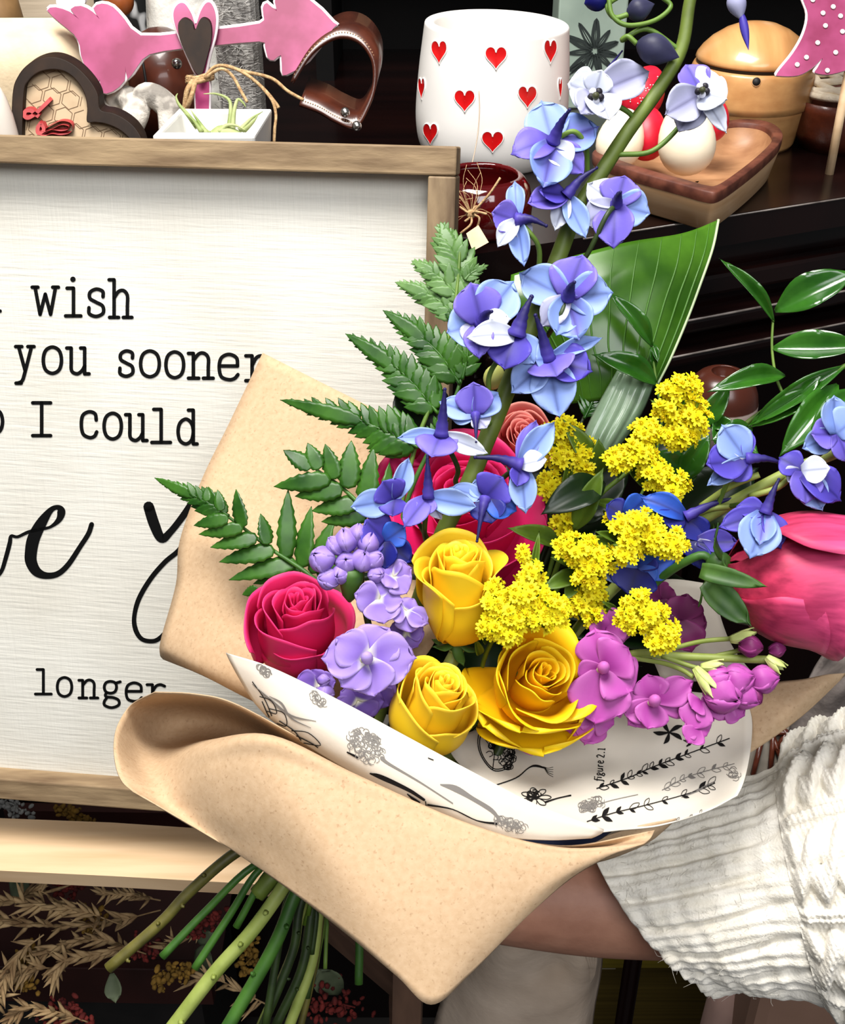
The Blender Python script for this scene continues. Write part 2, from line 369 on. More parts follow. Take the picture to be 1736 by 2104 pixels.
# ================================================================== EASEL LEDGE
M_LEGW = mat('brown_stained_wood', C(70, 50, 38), C(96, 70, 54), .7, (60, 60, 8), ramp=(.3, .7))
M_PALE = mat('pale_wood', C(204, 170, 130), C(220, 190, 152), 0.5, (6, 70, 70), ramp=(0.35, 0.6), detail=6)
ZL = P(200, 1740, 0.93).z
q = [onz(-160, 1670, ZL), onz(0, 1681, ZL), onz(230, 1690, ZL), onz(560, 1712, ZL), onz(900, 1724, ZL), onz(900, 1844, ZL), onz(480, 1814, ZL), onz(230, 1800, ZL), onz(0, 1789, ZL), onz(-160, 1782, ZL)]
es = thing('easel', 'pale wooden display easel with broad ledge below the sign', 'easel', (q[1].x, q[1].y, 0))
build('ledge', MB().prism(q, Vector((0, 0, -0.013))), M_PALE, es, False, bevel=0.001)
SB = SO + SV * SBOT
LY = onz(-100, 1735, ZL).y
for uu in (-0.57, -0.022):
    a = SB + SU * uu - SN * 0.038 + SV * 0.001
    dn = SV * (a.z / -SV.z)
    build('easel_leg', MB().box(a - SU * 0.012 - SV * 0.4, SU * 0.024, -SN * 0.018, SV * 0.4 + dn), M_LEGW, es, False)
    build('support_peg', MB().box(a - SU * 0.008, SU * 0.016, SV * 0.010, SN * 0.045), M_PALE, es, False)
    build('ledge_arm', MB().box((a.x - 0.01, LY, ZL - 0.026), Vector((0.02, 0, 0)), Vector((0, a.y - LY, 0)), Vector((0, 0, 0.0125))), M_PALE, es, False)
# ================================================================== THINGS ON THE SIDEBOARD
def base_on(px, py, d): q = P(px, py, d); return Vector((q.x, q.y, ZT))
# ---- white planter with red hearts
M_CER = mat('white_ceramic', C(238, 234, 228), C(244, 240, 234), 0.35, (20, 20, 20), spec=0.45)
M_RED = mat('red_glaze', C(196, 10, 14), C(214, 20, 22), 0.3, (60, 60, 60), spec=0.5)
c = onz(1004, 326, ZT); dmug = (c - CAM).dot(F); SM = S(305, dmug) / 2 / 0.0652
pm = thing('heart_planter', 'tall white ceramic planter dotted with sunken red hearts', 'planter', c, None)
hm = (P(1014, 25, dmug - 0.02).z - ZT) / SM
prof = [(0.001, 0.0), (0.046, 0.0), (0.055, 0.004), (0.0615, 0.014), (0.0645, 0.028), (0.0652, 0.045), (0.0635, 0.075), (0.0612, 0.098), (0.0602, hm - 0.004), (0.0594, hm), (0.0560, hm + 0.0012),
        (0.0525, hm), (0.0515, hm - 0.006), (0.052, 0.07), (0.05, 0.02), (0.001, 0.012)]
prof = [(max(a, 1e-4) * SM, b * SM) for a, b, *_ in crv(prof, 3)]
mb = MB().lathe(c, prof, 96, Vector((0.03, 0, 1))); mug = build('body', mb, M_CER, pm)
def bvh(o):
    me = o.data; b = ROOT[o.name] if o.parent is None else ROOT[o.parent.name]
    vs = [v.co + b for v in me.vertices]; return BVHTree.FromPolygons(vs, [tuple(p.vertices) for p in me.polygons])
def on_bvh(t, px, py, off=0.0003):
    r = ray(px, py).normalized(); h = t.ray_cast(CAM, r)
    if h[0] is None: return None
    n = h[1] if h[1].dot(r) < 0 else -h[1]
    return h[0] + n * off, n
def heart_out(n=40):
    o = []
    for i in range(n):
        t = 2 * pi * i / n
        o.append((16 * sin(t) ** 3 / 16.0, (13 * cos(t) - 5 * cos(2 * t) - 2 * cos(3 * t) - cos(4 * t)) / 15.0 + 0.12))
    return o
tm = bvh(mug)
def surf_heart(mb, tree, px, py, w, h, off, rise, rim=None):
    o = heart_out(40); rows = []
    for s_ in (0.02, 0.3, 0.55, 0.78, 0.92, 1.0):
        row = []
        for a, b in o:
            q = on_bvh(tree, px + a * w * s_, py - b * h * s_, 0)
            if q is None: return
            row.append(q[0] + q[1] * (off + rise * s_ ** 3))
        rows.append(row)
    mb.grid(rows, None, True)
M_HALO = mat('ceramic_heart_edge', C(250, 246, 240), rough=0.3, spec=0.5)
for px, py, w, h in [(903, 107, 15, 24), (1019, 119, 21, 24), (1130, 106, 12, 25), (867, 182, 6, 22), (955, 207, 20, 23), (1083, 199, 18, 23), (885, 275, 14, 22), (1012, 291, 21, 22), (1150, 182, 3, 22)]:
    mb = MB(); surf_heart(mb, tm, px, py, w, h, 0.0002, 0.0006)
    if mb.v:
        e = build('heart', mb, M_RED, pm)
        o = heart_out(40); row = []
        for a, b in o + o[:1]:
            qq = on_bvh(tm, px + a * (w + 1.2), py - b * (h + 1.2), 0.0002); row.append(qq[0] if qq else None)
        if all(x is not None for x in row):
            build('heart_rim', MB().tube(row, 0.0007, 6, cap=False), M_HALO, e)

# hanging thread of a price tag in front of the planter
M_TWINE = mat('jute_twine', C(150, 116, 78), C(196, 164, 120), 0.85, (300, 300, 300), bump=0.6, bscale=(900, 900, 900))
th = build('string', MB().tube(pcrv([(984, 187, .945), (985, 230, .945), (981, 280, .944), (970, 335, .94), (962, 352, .93)], 6), 0.0005, 6), mat('pale_thread', C(178, 160, 140), rough=.8))
tag(th, 'thin pale string hanging down in front of the heart planter', 'string')

# ---- heart shaped wooden bowl with eggs
M_OAK = mat('light_bowl_wood', C(206, 160, 114), C(232, 194, 150), 0.45, (14, 14, 120), ramp=(0.3, 0.7), coat=0.15)
M_WAL = mat('bark_brown_rim', C(70, 34, 24), C(108, 60, 44), 0.55, (70, 70, 70), bump=0.4)
M_INNER = mat('bowl_inside_wood', C(140, 98, 66), C(178, 134, 96), 0.45, (30, 90, 60), ramp=(.3, .7))
DB = 0.955
top_o = [(1290, 262), (1230, 300), (1222, 320), (1300, 350), (1400, 378), (1450, 392), (1478, 392), (1520, 365), (1570, 325), (1604, 290), (1606, 268), (1580, 250), (1530, 244), (1480, 250), (1430, 256), (1360, 256)]
bz = P(1440, 390, 0.93).z
def flat(pts, z_): return [onz(x, y, z_) for x, y in pts]
zt = ZT + 0.036
oo = [tuple(q) for q in flat([(x, y) for x, y in top_o], zt)]
oo = [Vector(q) for q in crv(oo, 5, True)]
cen = sum(oo, Vector()) / len(oo)
hb = thing('heart_bowl', 'heart shaped wooden dough bowl with dark rim holding eggs', 'bowl', (cen.x, cen.y, ZT))
def ringz(s_, z_): return [Vector((cen.x + (p.x - cen.x) * s_, cen.y + (p.y - cen.y) * s_, z_)) for p in oo]
build('bowl', MB().grid([ringz(0.02, ZT), ringz(0.84, ZT), ringz(0.90, ZT + 0.003), ringz(0.985, zt - 0.010), ringz(0.99, zt - 0.0085)], None, True), M_OAK, hb)
build('rim', MB().grid([ringz(0.992, zt - 0.009), ringz(1.0, zt - 0.006), ringz(1.0, zt - 0.001), ringz(0.99, zt), ringz(0.88, zt), ringz(0.87, zt - 0.001), ringz(0.865, zt - 0.006)], None, True), M_WAL, hb)
build('hollow', MB().grid([ringz(0.868, zt - 0.004), ringz(0.84, zt - 0.014), ringz(0.7, zt - 0.024), ringz(0.4, zt - 0.028), ringz(0.02, zt - 0.029)], None, True), M_INNER, hb)
M_EGG = mat('ivory_egg', C(242, 226, 196), C(247, 234, 208), 0.4, (40, 40, 40), spec=0.4)
M_REGG = mat('red_egg', C(196, 16, 40), C(216, 34, 58), 0.4, (60, 60, 60), spec=0.4)
M_DOT = mat('white_dots', C(246, 236, 232), rough=0.5)
def egg(px, py, d, rpx, m, label, ax, lng=1.28):
    rr = S(rpx, d); ctr = P(px, py, d); n = 24
    prof = []
    for i in range(15):
        t = pi * i / 14; zz = -cos(t) * rr * lng; r_ = rr * sin(t) * (1 - 0.16 * (-cos(t)))
        prof.append((max(r_, 1e-5), zz))
    o = build('egg', MB().lathe(ctr, prof, n, ax, cap=False), m)
    return tag(o, label, 'egg', 'eggs in the heart bowl')
egg(1410, 285, 0.935, 58, M_EGG, 'ivory egg standing in the heart bowl beside its empty hollow', D(-.15, 1, .2))
egg(1276, 285, 0.965, 48, M_EGG, 'ivory egg in the heart bowl behind the delphinium stem', D(0.3, 1, .1))
egg(1330, 275, 0.975, 40, M_REGG, 'plain red egg between the ivory eggs in the heart bowl', D(0.1, 1, .1), 1.35)
e = egg(1322, 190, 1.03, 44, M_REGG, 'pinkish red egg with white specks behind the heart bowl eggs', D(0.5, 1, 0), 1.3)
e['group'] = 'eggs in the heart bowl'; tr = bvh(e); mb = MB()
for i in range(46):
    a, b = rng.uniform(-30, 30), rng.uniform(-35, 35)
    q = on_bvh(tr, 1322 + a, 190 + b, 0.0004)
    if q: mb.ball(q[0], 0.0006, n=6, m=4)
build('speckles', mb, M_DOT, e)
egg(1462, 245, 0.99, 36, M_REGG, 'red egg behind the ivory egg under the palest flower', D(0.2, 1, 0))

# ---- turned wooden jar with domed lid
M_TURN = mat('turned_wood', C(176, 124, 74), C(206, 156, 100), 0.35, (60, 6, 90), ramp=(.25, .75), coat=0.25)
M_LID = mat('turned_lid_wood', C(190, 132, 78), C(216, 166, 108), 0.3, (70, 8, 12), ramp=(.25, .75), coat=0.3)
M_BLK = mat('soft_black', C(12, 11, 11), C(22, 19, 18), 0.6, (30, 30, 30))
cj = onz(1524, 292, ZT); dj = (cj - CAM).dot(F); rj = S(124, dj)
wj = thing('wooden_jar', 'round turned wooden jar with domed lid and dark seam', 'jar', cj)
zb = P(1524, 112, dj - 0.01).z - ZT
jbody = build('body', MB().lathe(cj, [(rj * .3, 0), (rj * .78, 0), (rj * .82, .004), (rj * .93, zb * .45), (rj * .95, zb * .50), (rj * .945, zb * .51), (rj * .985, zb * .525), (rj * 1.0, zb * .6), (rj * .98, zb * .9), (rj * .955, zb * .96), (rj * .93, zb)], 64), M_TURN, wj)
build('seam', MB().lathe(cj, [(rj * .90, zb - .001), (rj * .90, zb + .008)], 64), M_BLK, wj)
zl = zb + 0.006
zl -= .003
build('lid', MB().lathe(cj, [(rj * q[0], zl + rj * q[1]) for q in [(.90, 0), (.92, .03), (.90, .09), (.83, .19), (.70, .32), (.5, .45), (.3, .53), (.1, .565), (.003, .568)]], 64), M_LID, wj)
tj = bvh(jbody); q = on_bvh(tj, 1554, 168, 0.0002)
mb = MB().lathe(q[0], [(0.0002, 0.0003), (0.0036, 0.0003), (0.0036, 0)], 16, q[1]); build('peg_hole', mb, M_BLK, wj)
mb = MB().lathe(q[0], [(0.0042, 0.0), (0.0040, 0.0004), (0.0034, 0.0001)], 16, q[1], cap=False); build('hole_rim', mb, M_LID, wj)

# ---- pink polka dot wooden ornament
M_PINK = mat('pink_painted_wood', C(126, 26, 72), C(170, 68, 118), 0.5, (22, 22, 22), ramp=(.38, .68))
M_EDGE = mat('white_wood_edge', C(236, 224, 226), rough=0.6)
def cutout(name, outline, d, th_, m, parent, per=4, raw=False, edge=0.0):
    pts = outline if raw else [q for q in crv(outline, per, True)]
    fr = [P(x, y, d) for x, y in pts]
    bk = F.copy(); bk.z = 0; bk = bk.normalized() * th_
    o = build(name, MB().prism(fr, bk), m, parent, False)
    return o
def edged(name, outline, d, th_, m, parent, per=4, edge_px=4, shift=(1.5, -3)):
    """painted face over a slightly larger pale edge"""
    pts = crv(outline, per, True); cx = sum(p[0] for p in pts) / len(pts); cy = sum(p[1] for p in pts) / len(pts)
    bk = F.copy(); bk.z = 0; bk = bk.normalized()
    face = build(name, MB().prism([P(x, y, d) for x, y in pts], bk * th_), m, parent, False)
    rim = MB().tube([P(x, y, d) + bk * (th_ * .5) for x, y in pts + pts[:1]], th_ * 0.27, 8, cap=False)
    build('pale_edge', rim, M_EDGE, face)
    return face
po = [(1650, -60), (1648, -10), (1660, 30), (1652, 70), (1630, 110), (1598, 150), (1602, 156), (1640, 155), (1668, 140), (1690, 120), (1680, 140), (1676, 150), (1710, 152), (1760, 130), (1800, 60), (1800, -60)]
pt = thing('polka_dot_ornament', 'pink wooden cut-out with white polka dots at the frame edge', 'ornament', base_on(1690, 150, 0.98))
fo = edged('painted_face', po, 0.98, 0.006, M_PINK, pt)
mb = MB()
for x, y in [(1712, 14), (1691, 27), (1696, 53), (1727, 33), (1680, 88), (1657, 118), (1638, 133), (1717, 108), (1700, 145), (1731, 65), (1700, -10), (1670, 0)]:
    q = P(x, y, 0.9795); mb.lathe(q, [(0.0001, 0.0009), (S(4, 1), 0.0006), (S(5.5, 1), 0)], 12, -F)
build('dots', mb, M_DOT, fo)
build('stick', MB().tube([P(1745, 140, .985), base_on(1745, 140, .985)], 0.004, 8), M_PALE, pt)

# ---- leather bowl with cream yarn
M_LEA = mat('brown_leather', C(70, 28, 16), C(104, 48, 28), 0.35, (40, 40, 40), bump=0.2, bscale=(300, 300, 300), coat=0.2)
M_YARN = mat('cream_yarn', C(228, 212, 184), C(244, 232, 208), 0.85, (120, 120, 120), bump=0.5, bscale=(600, 600, 600))
cl = base_on(1715, 280, 1.10)
lb = thing('leather_bowl', 'small brown leather bowl filled with cream yarn', 'bowl', cl)
zz = P(1700, 205, 1.07).z - ZT
build('bowl', MB().lathe(cl, [(.015, 0), (.03, 0), (.042, zz * .35), (.046, zz * .8), (.047, zz), (.0445, zz), (.042, zz * .5), (.02, zz * .2)], 40), M_LEA, lb)
yn = thing('yarn_ball', 'cream yarn coiled inside the brown leather bowl', 'yarn', cl + Vector((0, 0, zz * .6)))
pts = []
for i in range(160):
    t = i * 0.35; rr = 0.038 * abs(cos(i * 0.11)) ** .6; pts.append(cl + Vector((rr * cos(t), rr * sin(t), zz * .86 + 0.012 + 0.02 * sin(i * 0.11) ** 2)))
build('coil', MB().tube(crv(pts, 2), 0.0035, 6), M_YARN, yn)

# ---- red glass with twine and paper tag (beside the sign)
M_REDG = mat('dark_red_glass', C(58, 4, 7), C(84, 8, 10), 0.08, (20, 20, 20), spec=0.6, coat=0.6)
M_TAGP = mat('tag_paper', C(222, 190, 150), C(234, 206, 170), 0.8, (90, 90, 90))
cg = base_on(985, 450, 0.915)
rg = thing('red_glass_jar', 'dark red glass jar tied with twine beside the sign', 'jar', cg)
build('glass', MB().lathe(cg, [(.02, 0), (.036, 0), (.04, .005), (.041, .02), (.038, .034), (.034, .039), (.03, .042), (.028, .040), (.032, .034), (.036, .02), (.03, .008), (.001, .006)], 40), M_REDG, rg)
mb = MB()
kp = P(968, 440, 0.86)
for ex, ey, dz in [(1028, 365, -.01), (930, 400, .01), (946, 480, 0), (1000, 440, -.01), (945, 425, 0), (985, 425, .005), (980, 470, 0), (955, 455, 0)]:
    a = P(ex, ey, 0.86 + dz); m_ = (kp + a) / 2 + Vector((rng.uniform(-.004, .004), rng.uniform(-.004, 0), rng.uniform(0, .006)))
    mb.tube(crv([kp, m_, a], 6), 0.0009, 6)
for i in range(16):
    a = P(968 + rng.uniform(-45, 60), 440 + rng.uniform(-110, 50), 0.86 + rng.uniform(-.01, .02)); mb.tube(crv([kp, (kp + a) / 2 + Vector((rng.uniform(-.006, .006), 0, .004)), a], 5), 0.00025, 4)
mb.ball(kp, 0.0035)
build('twine_bow', mb, M_TWINE, rg)
tp = [(958, 480), (983, 463), (1004, 498), (971, 516)]
cutout('paper_tag', tp, 0.853, 0.0006, M_TAGP, rg, raw=True)

# ---- sage tin with line drawing behind the planter
M_SAGE = mat('sage_green_card', C(132, 148, 136), C(156, 172, 158), 0.6, (14, 14, 14))
M_LINE = mat('charcoal_line', C(36, 44, 42), rough=0.7)
sa = thing('patterned_box', 'sage green box with charcoal leaf drawing behind the planter', 'box', base_on(1215, 160, 1.22))
for_face = [(1140, -40), (1280, -30), (1284, 260), (1135, 260)]
bk = Vector((0, 0.06, 0)); dS = 1.2
a = Vector((P(1140, 100, dS).x, P(1140, 150, dS).y, ZT)); wS = S(142, dS)
build('box', MB().box(a, Vector((wS, 0.01, 0)), bk, Vector((0, 0, 0.24))), M_SAGE, sa, False, bevel=0.002)
pn = Vector((0, -1, 0)); pface = lambda x, y: hit_plane(x, y, a + Vector((0, -0.0006, 0)), Vector((0.01, -wS, 0)).normalized())
mb = MB()
fx, fy = 1222, 105
for i in range(11):
    t = 2 * pi * i / 11 + .2; L_ = rng.uniform(45, 66)
    q = [(fx + 8 * cos(t), fy + 8 * sin(t)), (fx + L_ * .5 * cos(t + .18), fy + L_ * .5 * sin(t + .18)), (fx + L_ * cos(t), fy + L_ * sin(t)), (fx + L_ * .5 * cos(t - .18), fy + L_ * .5 * sin(t - .18))]
    stroke(mb, q, 4 if i % 2 else 7, pface, 4, True)
    stroke(mb, [q[0], q[2]], 2, pface, 2)
for i in range(9): stroke(mb, [(1160 + i * 5, 150 + (i % 3) * 8), (1195 + i * 2, 128 + i * 2)], 3, pface, 2)
build('leaf_drawing', mb, M_LINE, sa, False)

# ---- things on the riser shelf behind
M_GREYC = mat('grey_card', C(150, 158, 164), rough=0.7); M_CRATE = mat('weathered_slats', C(96, 72, 52), C(150, 118, 86), 0.7, (6, 30, 30))
zs2 = 1.248
def on_shelf(name, lab, cat, px0, px1, y, hgt, m, dep=0.05, group=None):
    a = P(px0, 40, y / .84); b_ = P(px1, 40, y / .84)
    o = build(name, MB().box((a.x, y, zs2), Vector((b_.x - a.x, 0, 0)), Vector((0, dep, 0)), Vector((0, 0, hgt))), m, None, False, bevel=.002)
    return tag(o, lab, cat, group)
on_shelf('card_box', 'pale grey card box behind the domed wooden jar', 'box', 1440, 1482, 1.42, .09, M_GREYC)
on_shelf('slatted_crate', 'weathered slatted wooden crate behind the heart planter', 'crate', 815, 925, 1.40, .075, M_CRATE, .08)
on_shelf('brown_carton', 'dark brown carton behind the sage patterned box', 'box', 930, 1080, 1.42, .08, M_WAL)
# ================================================================== DISPLAY ABOVE THE SIGN (left)
zz1 = lambda *q: [(x / 2.117, y / 2.117) for x, y in q]
DA = 0.935
# ---- pink wooden arrow with heart, stick and twine
ar_o = zz1((205, 45), (240, 33), (300, 52), (344, 84), (306, 40), (350, 27), (400, 52), (434, 84), (406, 36), (440, 17), (490, 32), (540, 85), (610, 156), (790, 146), (935, 130), (1128, 104), (1146, 70), (1142, 35), (1160, 14), (1204, 48), (1198, -30), (1330, -12), (1450, 100), (1452, 120),
           (1340, 265), (1245, 326), (1226, 312), (1222, 240), (1190, 262), (1164, 250), (1152, 200), (1128, 180), (925, 198), (785, 212), (650, 236), (600, 285), (556, 345), (545, 288), (542, 350), (490, 398), (442, 403), (434, 345), (420, 372), (378, 305), (352, 240), (346, 195), (322, 150), (262, 100))
pa = thing('arrow_ornament', 'pink wooden arrow ornament with dark heart on a stick tied with twine', 'ornament', base_on(415, 290, DA))
edged('arrow', ar_o, DA, 0.007, M_PINK, pa, per=2)
M_DKW = mat('dark_stained_wood', C(24, 14, 8), C(40, 25, 14), 0.6, (60, 60, 20), bump=.2, spec=.15)
h1 = zz1((850, 108), (832, 62), (802, 18), (772, 20), (754, 55), (762, 112), (792, 190), (822, 262), (852, 322), (885, 330), (908, 240), (932, 150), (938, 72), (920, 20), (896, 14), (872, 50))
edged('pink_heart', h1, DA - 0.008, 0.0075, M_PINK, pa, per=4)
h2 = zz1((847, 132), (834, 100), (802, 80), (776, 100), (778, 155), (802, 222), (850, 314), (876, 322), (892, 275), (916, 180), (916, 108), (896, 82), (870, 85))
cutout('dark_heart', h2, DA - 0.014, 0.0055, M_DKW, pa)
sk = zz1((850, 300), (905, 300), (908, 470), (908, 640), (852, 640), (852, 470))
edged('stick', sk, DA + 0.001, 0.006, mat('magenta_painted_wood', C(160, 30, 96), C(184, 50, 116), .5, (40, 40, 40)), pa, per=2)
s0 = P(413, 175, DA + .004); s1 = Vector((s0.x, s0.y, ZT))
build('post', MB().tube([s0 - Vector((0, 0, .05)), s1], 0.004, 8), M_PALE, pa)
mb = MB()
def tw(pts, r=0.0013): mb.tube(pcrv(pts, 6), r, 6)
zt1 = lambda *q: [(x / 2.117, y / 2.117, d) for x, y, d in q]
for k in range(3): tw(zt1((815, 335 + 10 * k, DA - .006), (850, 340 + 9 * k, DA - .016), (890, 330 + 9 * k, DA - .016), (925, 322 + 9 * k, DA - .006), (890, 326 + 9 * k, DA + .012), (830, 335 + 10 * k, DA + .010), (815, 337 + 10 * k, DA - .006)), 0.0018)
tw(zt1((840, 350, DA - .017), (815, 390, DA - .018), (806, 440, DA - .014), (800, 500, DA - .01)), 0.0022)
tw(zt1((850, 350, DA - .017), (838, 400, DA - .02), (825, 440, DA - .017), (812, 470, DA - .012)), 0.002)
tw(zt1((890, 335, DA - .017), (935, 290, DA - .02), (1000, 290, DA - .02), (1080, 330, DA - .02), (1150, 390, DA - .02), (1200, 450, DA - .02), (1212, 470, DA - .02)), 0.0014)
tw(zt1((890, 340, DA - .017), (960, 300, DA - .024), (1010, 330, DA - .02), (1050, 400, DA - .02), (1075, 445, DA - .02)), 0.0014)
tw(zt1((890, 335, DA - .017), (950, 285, DA - .02), (1060, 310, DA - .02), (1180, 340, DA - .02), (1250, 395, DA - .02), (1320, 435, DA - .02)), 0.0014)
tw(zt1((1140, 380, DA - .02), (1185, 440, DA - .02), (1200, 500, DA - .02), (1195, 560, DA - .02), (1192, 620, DA - .02)), 0.0013)
build('twine_bow', mb, M_TWINE, pa)

# ---- dark heart plaque with honeycomb inset
DPq = 0.875
zq = lambda *q: [(x / 4.133, y / 4.133) for x, y in q]
pq = thing('heart_plaque', 'heart shaped plaque with dark rim, honeycomb inset and red script', 'plaque', base_on(150, 290, DPq))
fo_ = zq((92, 1500), (92, 1210), (104, 800), (150, 650), (240, 545), (370, 487), (500, 490), (640, 560), (760, 680), (830, 800), (852, 930), (960, 960), (1060, 1010), (1150, 1090), (1212, 1210), (1230, 1420), (1100, 1640), (600, 1800), (250, 1760))
fi_ = zq((185, 1500), (186, 1210), (200, 800), (240, 690), (330, 615), (450, 592), (560, 615), (650, 690), (715, 800), (738, 920), (736, 1035), (800, 1040), (900, 1055), (1020, 1110), (1110, 1210), (1130, 1400), (1040, 1560), (600, 1700), (300, 1680))
bk = F.copy(); bk.z = 0; bk.normalize()
cut = 5
build('rim', MB().grid([[P(x, y, DPq) + bk * .016 for x, y in crv(fo_, 5, True)], [P(x, y, DPq) for x, y in crv(fo_, 5, True)], [P(x, y, DPq) for x, y in crv(fi_, 5, True)], [P(x, y, DPq) + bk * .012 for x, y in crv(fi_, 5, True)]], None, True), M_DKW, pq, False, bevel=.0008)
M_INS = mat('tan_inset', C(158, 134, 104), C(172, 150, 120), 0.7, (50, 50, 50))
ins = build('inset', MB().prism([P(x, y, DPq) + bk * .0085 for x, y in crv(fi_, 5, True)], bk * .006), M_INS, pq, False)
ipl = P(100, 200, DPq) + bk * .0082; ipj = lambda x, y: hit_plane(x, y, ipl, F)
def inside(x, y, poly):
    c_ = False; n = len(poly); j = n - 1
    for i in range(n):
        if (poly[i][1] > y) != (poly[j][1] > y) and x < (poly[j][0] - poly[i][0]) * (y - poly[i][1]) / (poly[j][1] - poly[i][1]) + poly[i][0]: c_ = not c_
        j = i
    return c_
pin = crv(fi_, 5, True); mb = MB(); hs = 19.5
for gi in range(-2, 9):
    for gj in range(-1, 8):
        cx = 46 + gi * hs * 1.95 + (gj % 2) * hs * .97 + gj * 4; cy = 160 + gj * hs * 1.72 + gi * 6
        hx = [(cx + hs * cos(pi / 6 + k * pi / 3 + .2), cy + hs * sin(pi / 6 + k * pi / 3 + .2)) for k in range(6)]
        for k in range(6):
            a_, b_ = hx[k], hx[(k + 1) % 6]
            if inside(*a_, pin) and inside(*b_, pin): stroke(mb, [a_, b_], 1.3, ipj, 1, caps=False)
build('honeycomb_lines', mb, mat('burnt_line', C(96, 72, 48), rough=.8), ins, False)
M_REDW = mat('red_painted_wood', C(152, 44, 46), C(172, 60, 60), 0.5, (60, 60, 60))
def script(pts, w_):
    fr = ribbon2(pts, w_, 5); f_ = [P(*a, DPq + .001) for a, b in fr] + [P(*b, DPq + .001) for a, b in reversed(fr)]
    mb.prism(f_, bk * .0065)
for pts, w_ in [(zq((420, 850), (370, 900), (300, 965), (240, 1000), (208, 985), (215, 945), (262, 940), (300, 970), (330, 990)), 8), (zq((345, 1045), (320, 1085), (325, 1130), (370, 1120), (440, 1080), (520, 1045), (590, 1060), (590, 1110), (520, 1130), (440, 1120), (380, 1140), (345, 1180), (370, 1215), (440, 1190), (520, 1180)), 8), (zq((350, 1050), (370, 1090), (365, 1120)), 7)]:
    mb = MB(); script(pts, w_); build('script_letter', mb, M_REDW, pq, False)

# ---- white square planter with air plant
zsq = ZT + 0.070
M_WPL = mat('matte_white_ceramic', C(226, 224, 218), C(232, 230, 224), 0.45, (20, 20, 20))
tq = [P(*(q), 1) for q in []]
zrim = P(430, 240, 0.89).z
oq = [onz(x / 2.117, y / 2.117, zrim) for x, y in [(660, 592), (1110, 590), (1184, 472), (778, 470)]]
iq = [onz(x / 2.117, y / 2.117, zrim) for x, y in [(703, 573), (1088, 572), (1150, 484), (790, 484)]]
wp = thing('square_planter', 'small white square ceramic planter above the sign frame', 'planter', (sum(oq, Vector()) / 4).xy.to_3d() + Vector((0, 0, ZT)))
dz = lambda qs, z_, s_=1.0: [Vector((wp.location.x + (p.x - wp.location.x) * s_, wp.location.y + (p.y - wp.location.y) * s_, z_)) for p in qs]
mb = MB().grid([dz(oq, ZT, .8), dz(oq, zrim), dz(iq, zrim), dz(iq, zrim - .045, .86)], None, True)
o4 = len(mb.v); mb.f.append((o4 - 4, o4 - 3, o4 - 2, o4 - 1)); mb.f.append((3, 2, 1, 0))
build('planter', mb, M_WPL, wp, False, bevel=.002)
M_AIR = mat('air_plant_green', C(120, 140, 70), C(176, 184, 128), 0.6, (60, 60, 60), trans=.1)
ap = thing('air_plant', 'wispy pale green air plant inside the white square planter', 'plant', wp.location + Vector((0, 0, zrim - ZT - .045)))
for pts in [[(405, 262, .885), (385, 235, .885), (368, 215, .885), (362, 200, .885), (365, 192, .885)], [(415, 272, .88), (398, 248, .88), (378, 232, .88)], [(425, 275, .88), (408, 250, .885), (392, 226, .885)],
            [(450, 272, .88), (465, 258, .88), (485, 258, .88), (505, 268, .88)], [(478, 270, .885), (480, 235, .885), (488, 205, .885), (500, 212, .885), (505, 220, .885)], [(492, 268, .885), (515, 245, .885), (540, 229, .885)],
            [(470, 268, .89), (474, 230, .89), (470, 205, .89), (445, 193, .89), (418, 193, .89)], [(500, 270, .885), (520, 250, .88), (530, 236, .88)], [(430, 275, .882), (412, 262, .882), (395, 256, .882)]]:
    pp = pcrv(pts, 5); n_ = len(pp); build('frond', MB().tube(pp, [.0022 * (1 - .85 * i / (n_ - 1)) for i in range(n_)], 6), M_AIR, ap)
build('plant_base', MB().tube(pcrv([(430, 285, .885), (460, 276, .885), (495, 278, .885)], 4), [.004, .005, .006, .007, .007, .006, .005, .004, .003], 8), M_AIR, ap)

# ---- coiled brown leather strap
ls = thing('leather_strap', 'dark brown stitched leather strap coiled in a loop', 'strap', base_on(700, 260, .93))
M_LEA2 = mat('dark_leather', C(52, 22, 14), C(80, 38, 24), 0.3, (40, 40, 40), coat=.35)
cl_ = [(600, 170), (640, 110), (690, 78), (735, 85), (766, 125), (768, 180), (752, 228), (728, 262), (690, 250), (655, 230), (615, 215)]
a_ = [P(x, y, .925) for x, y in crv(cl_, 6)]; wv = Vector((0.004, .045, 0.010))
build('strap', MB().grid([a_, [p + wv for p in a_], [p + wv + Vector((0, 0, -.001)) for p in a_]]), M_LEA2, ls, solid=.003)
M_STI = mat('pale_stitching', C(176, 140, 104), rough=.7); mb = MB()
al = crv(cl_, 24)
for i in range(2, len(al) - 3, 3):
    mb.tube([P(*al[i], .9245) + wv * .1 + Vector((0, 0, .0018)), P(*al[i + 1], .9245) + wv * .1 + Vector((0, 0, .0018))], .0006, 5)
build('stitching', mb, M_STI, ls)
mb = MB()
for x, y in [(709, 231), (733, 259)]: mb.ball(P(x, y, .922), .004)
build('snap', mb, mat('steel_snap', C(200, 196, 190), rough=.25, metal=1), ls)
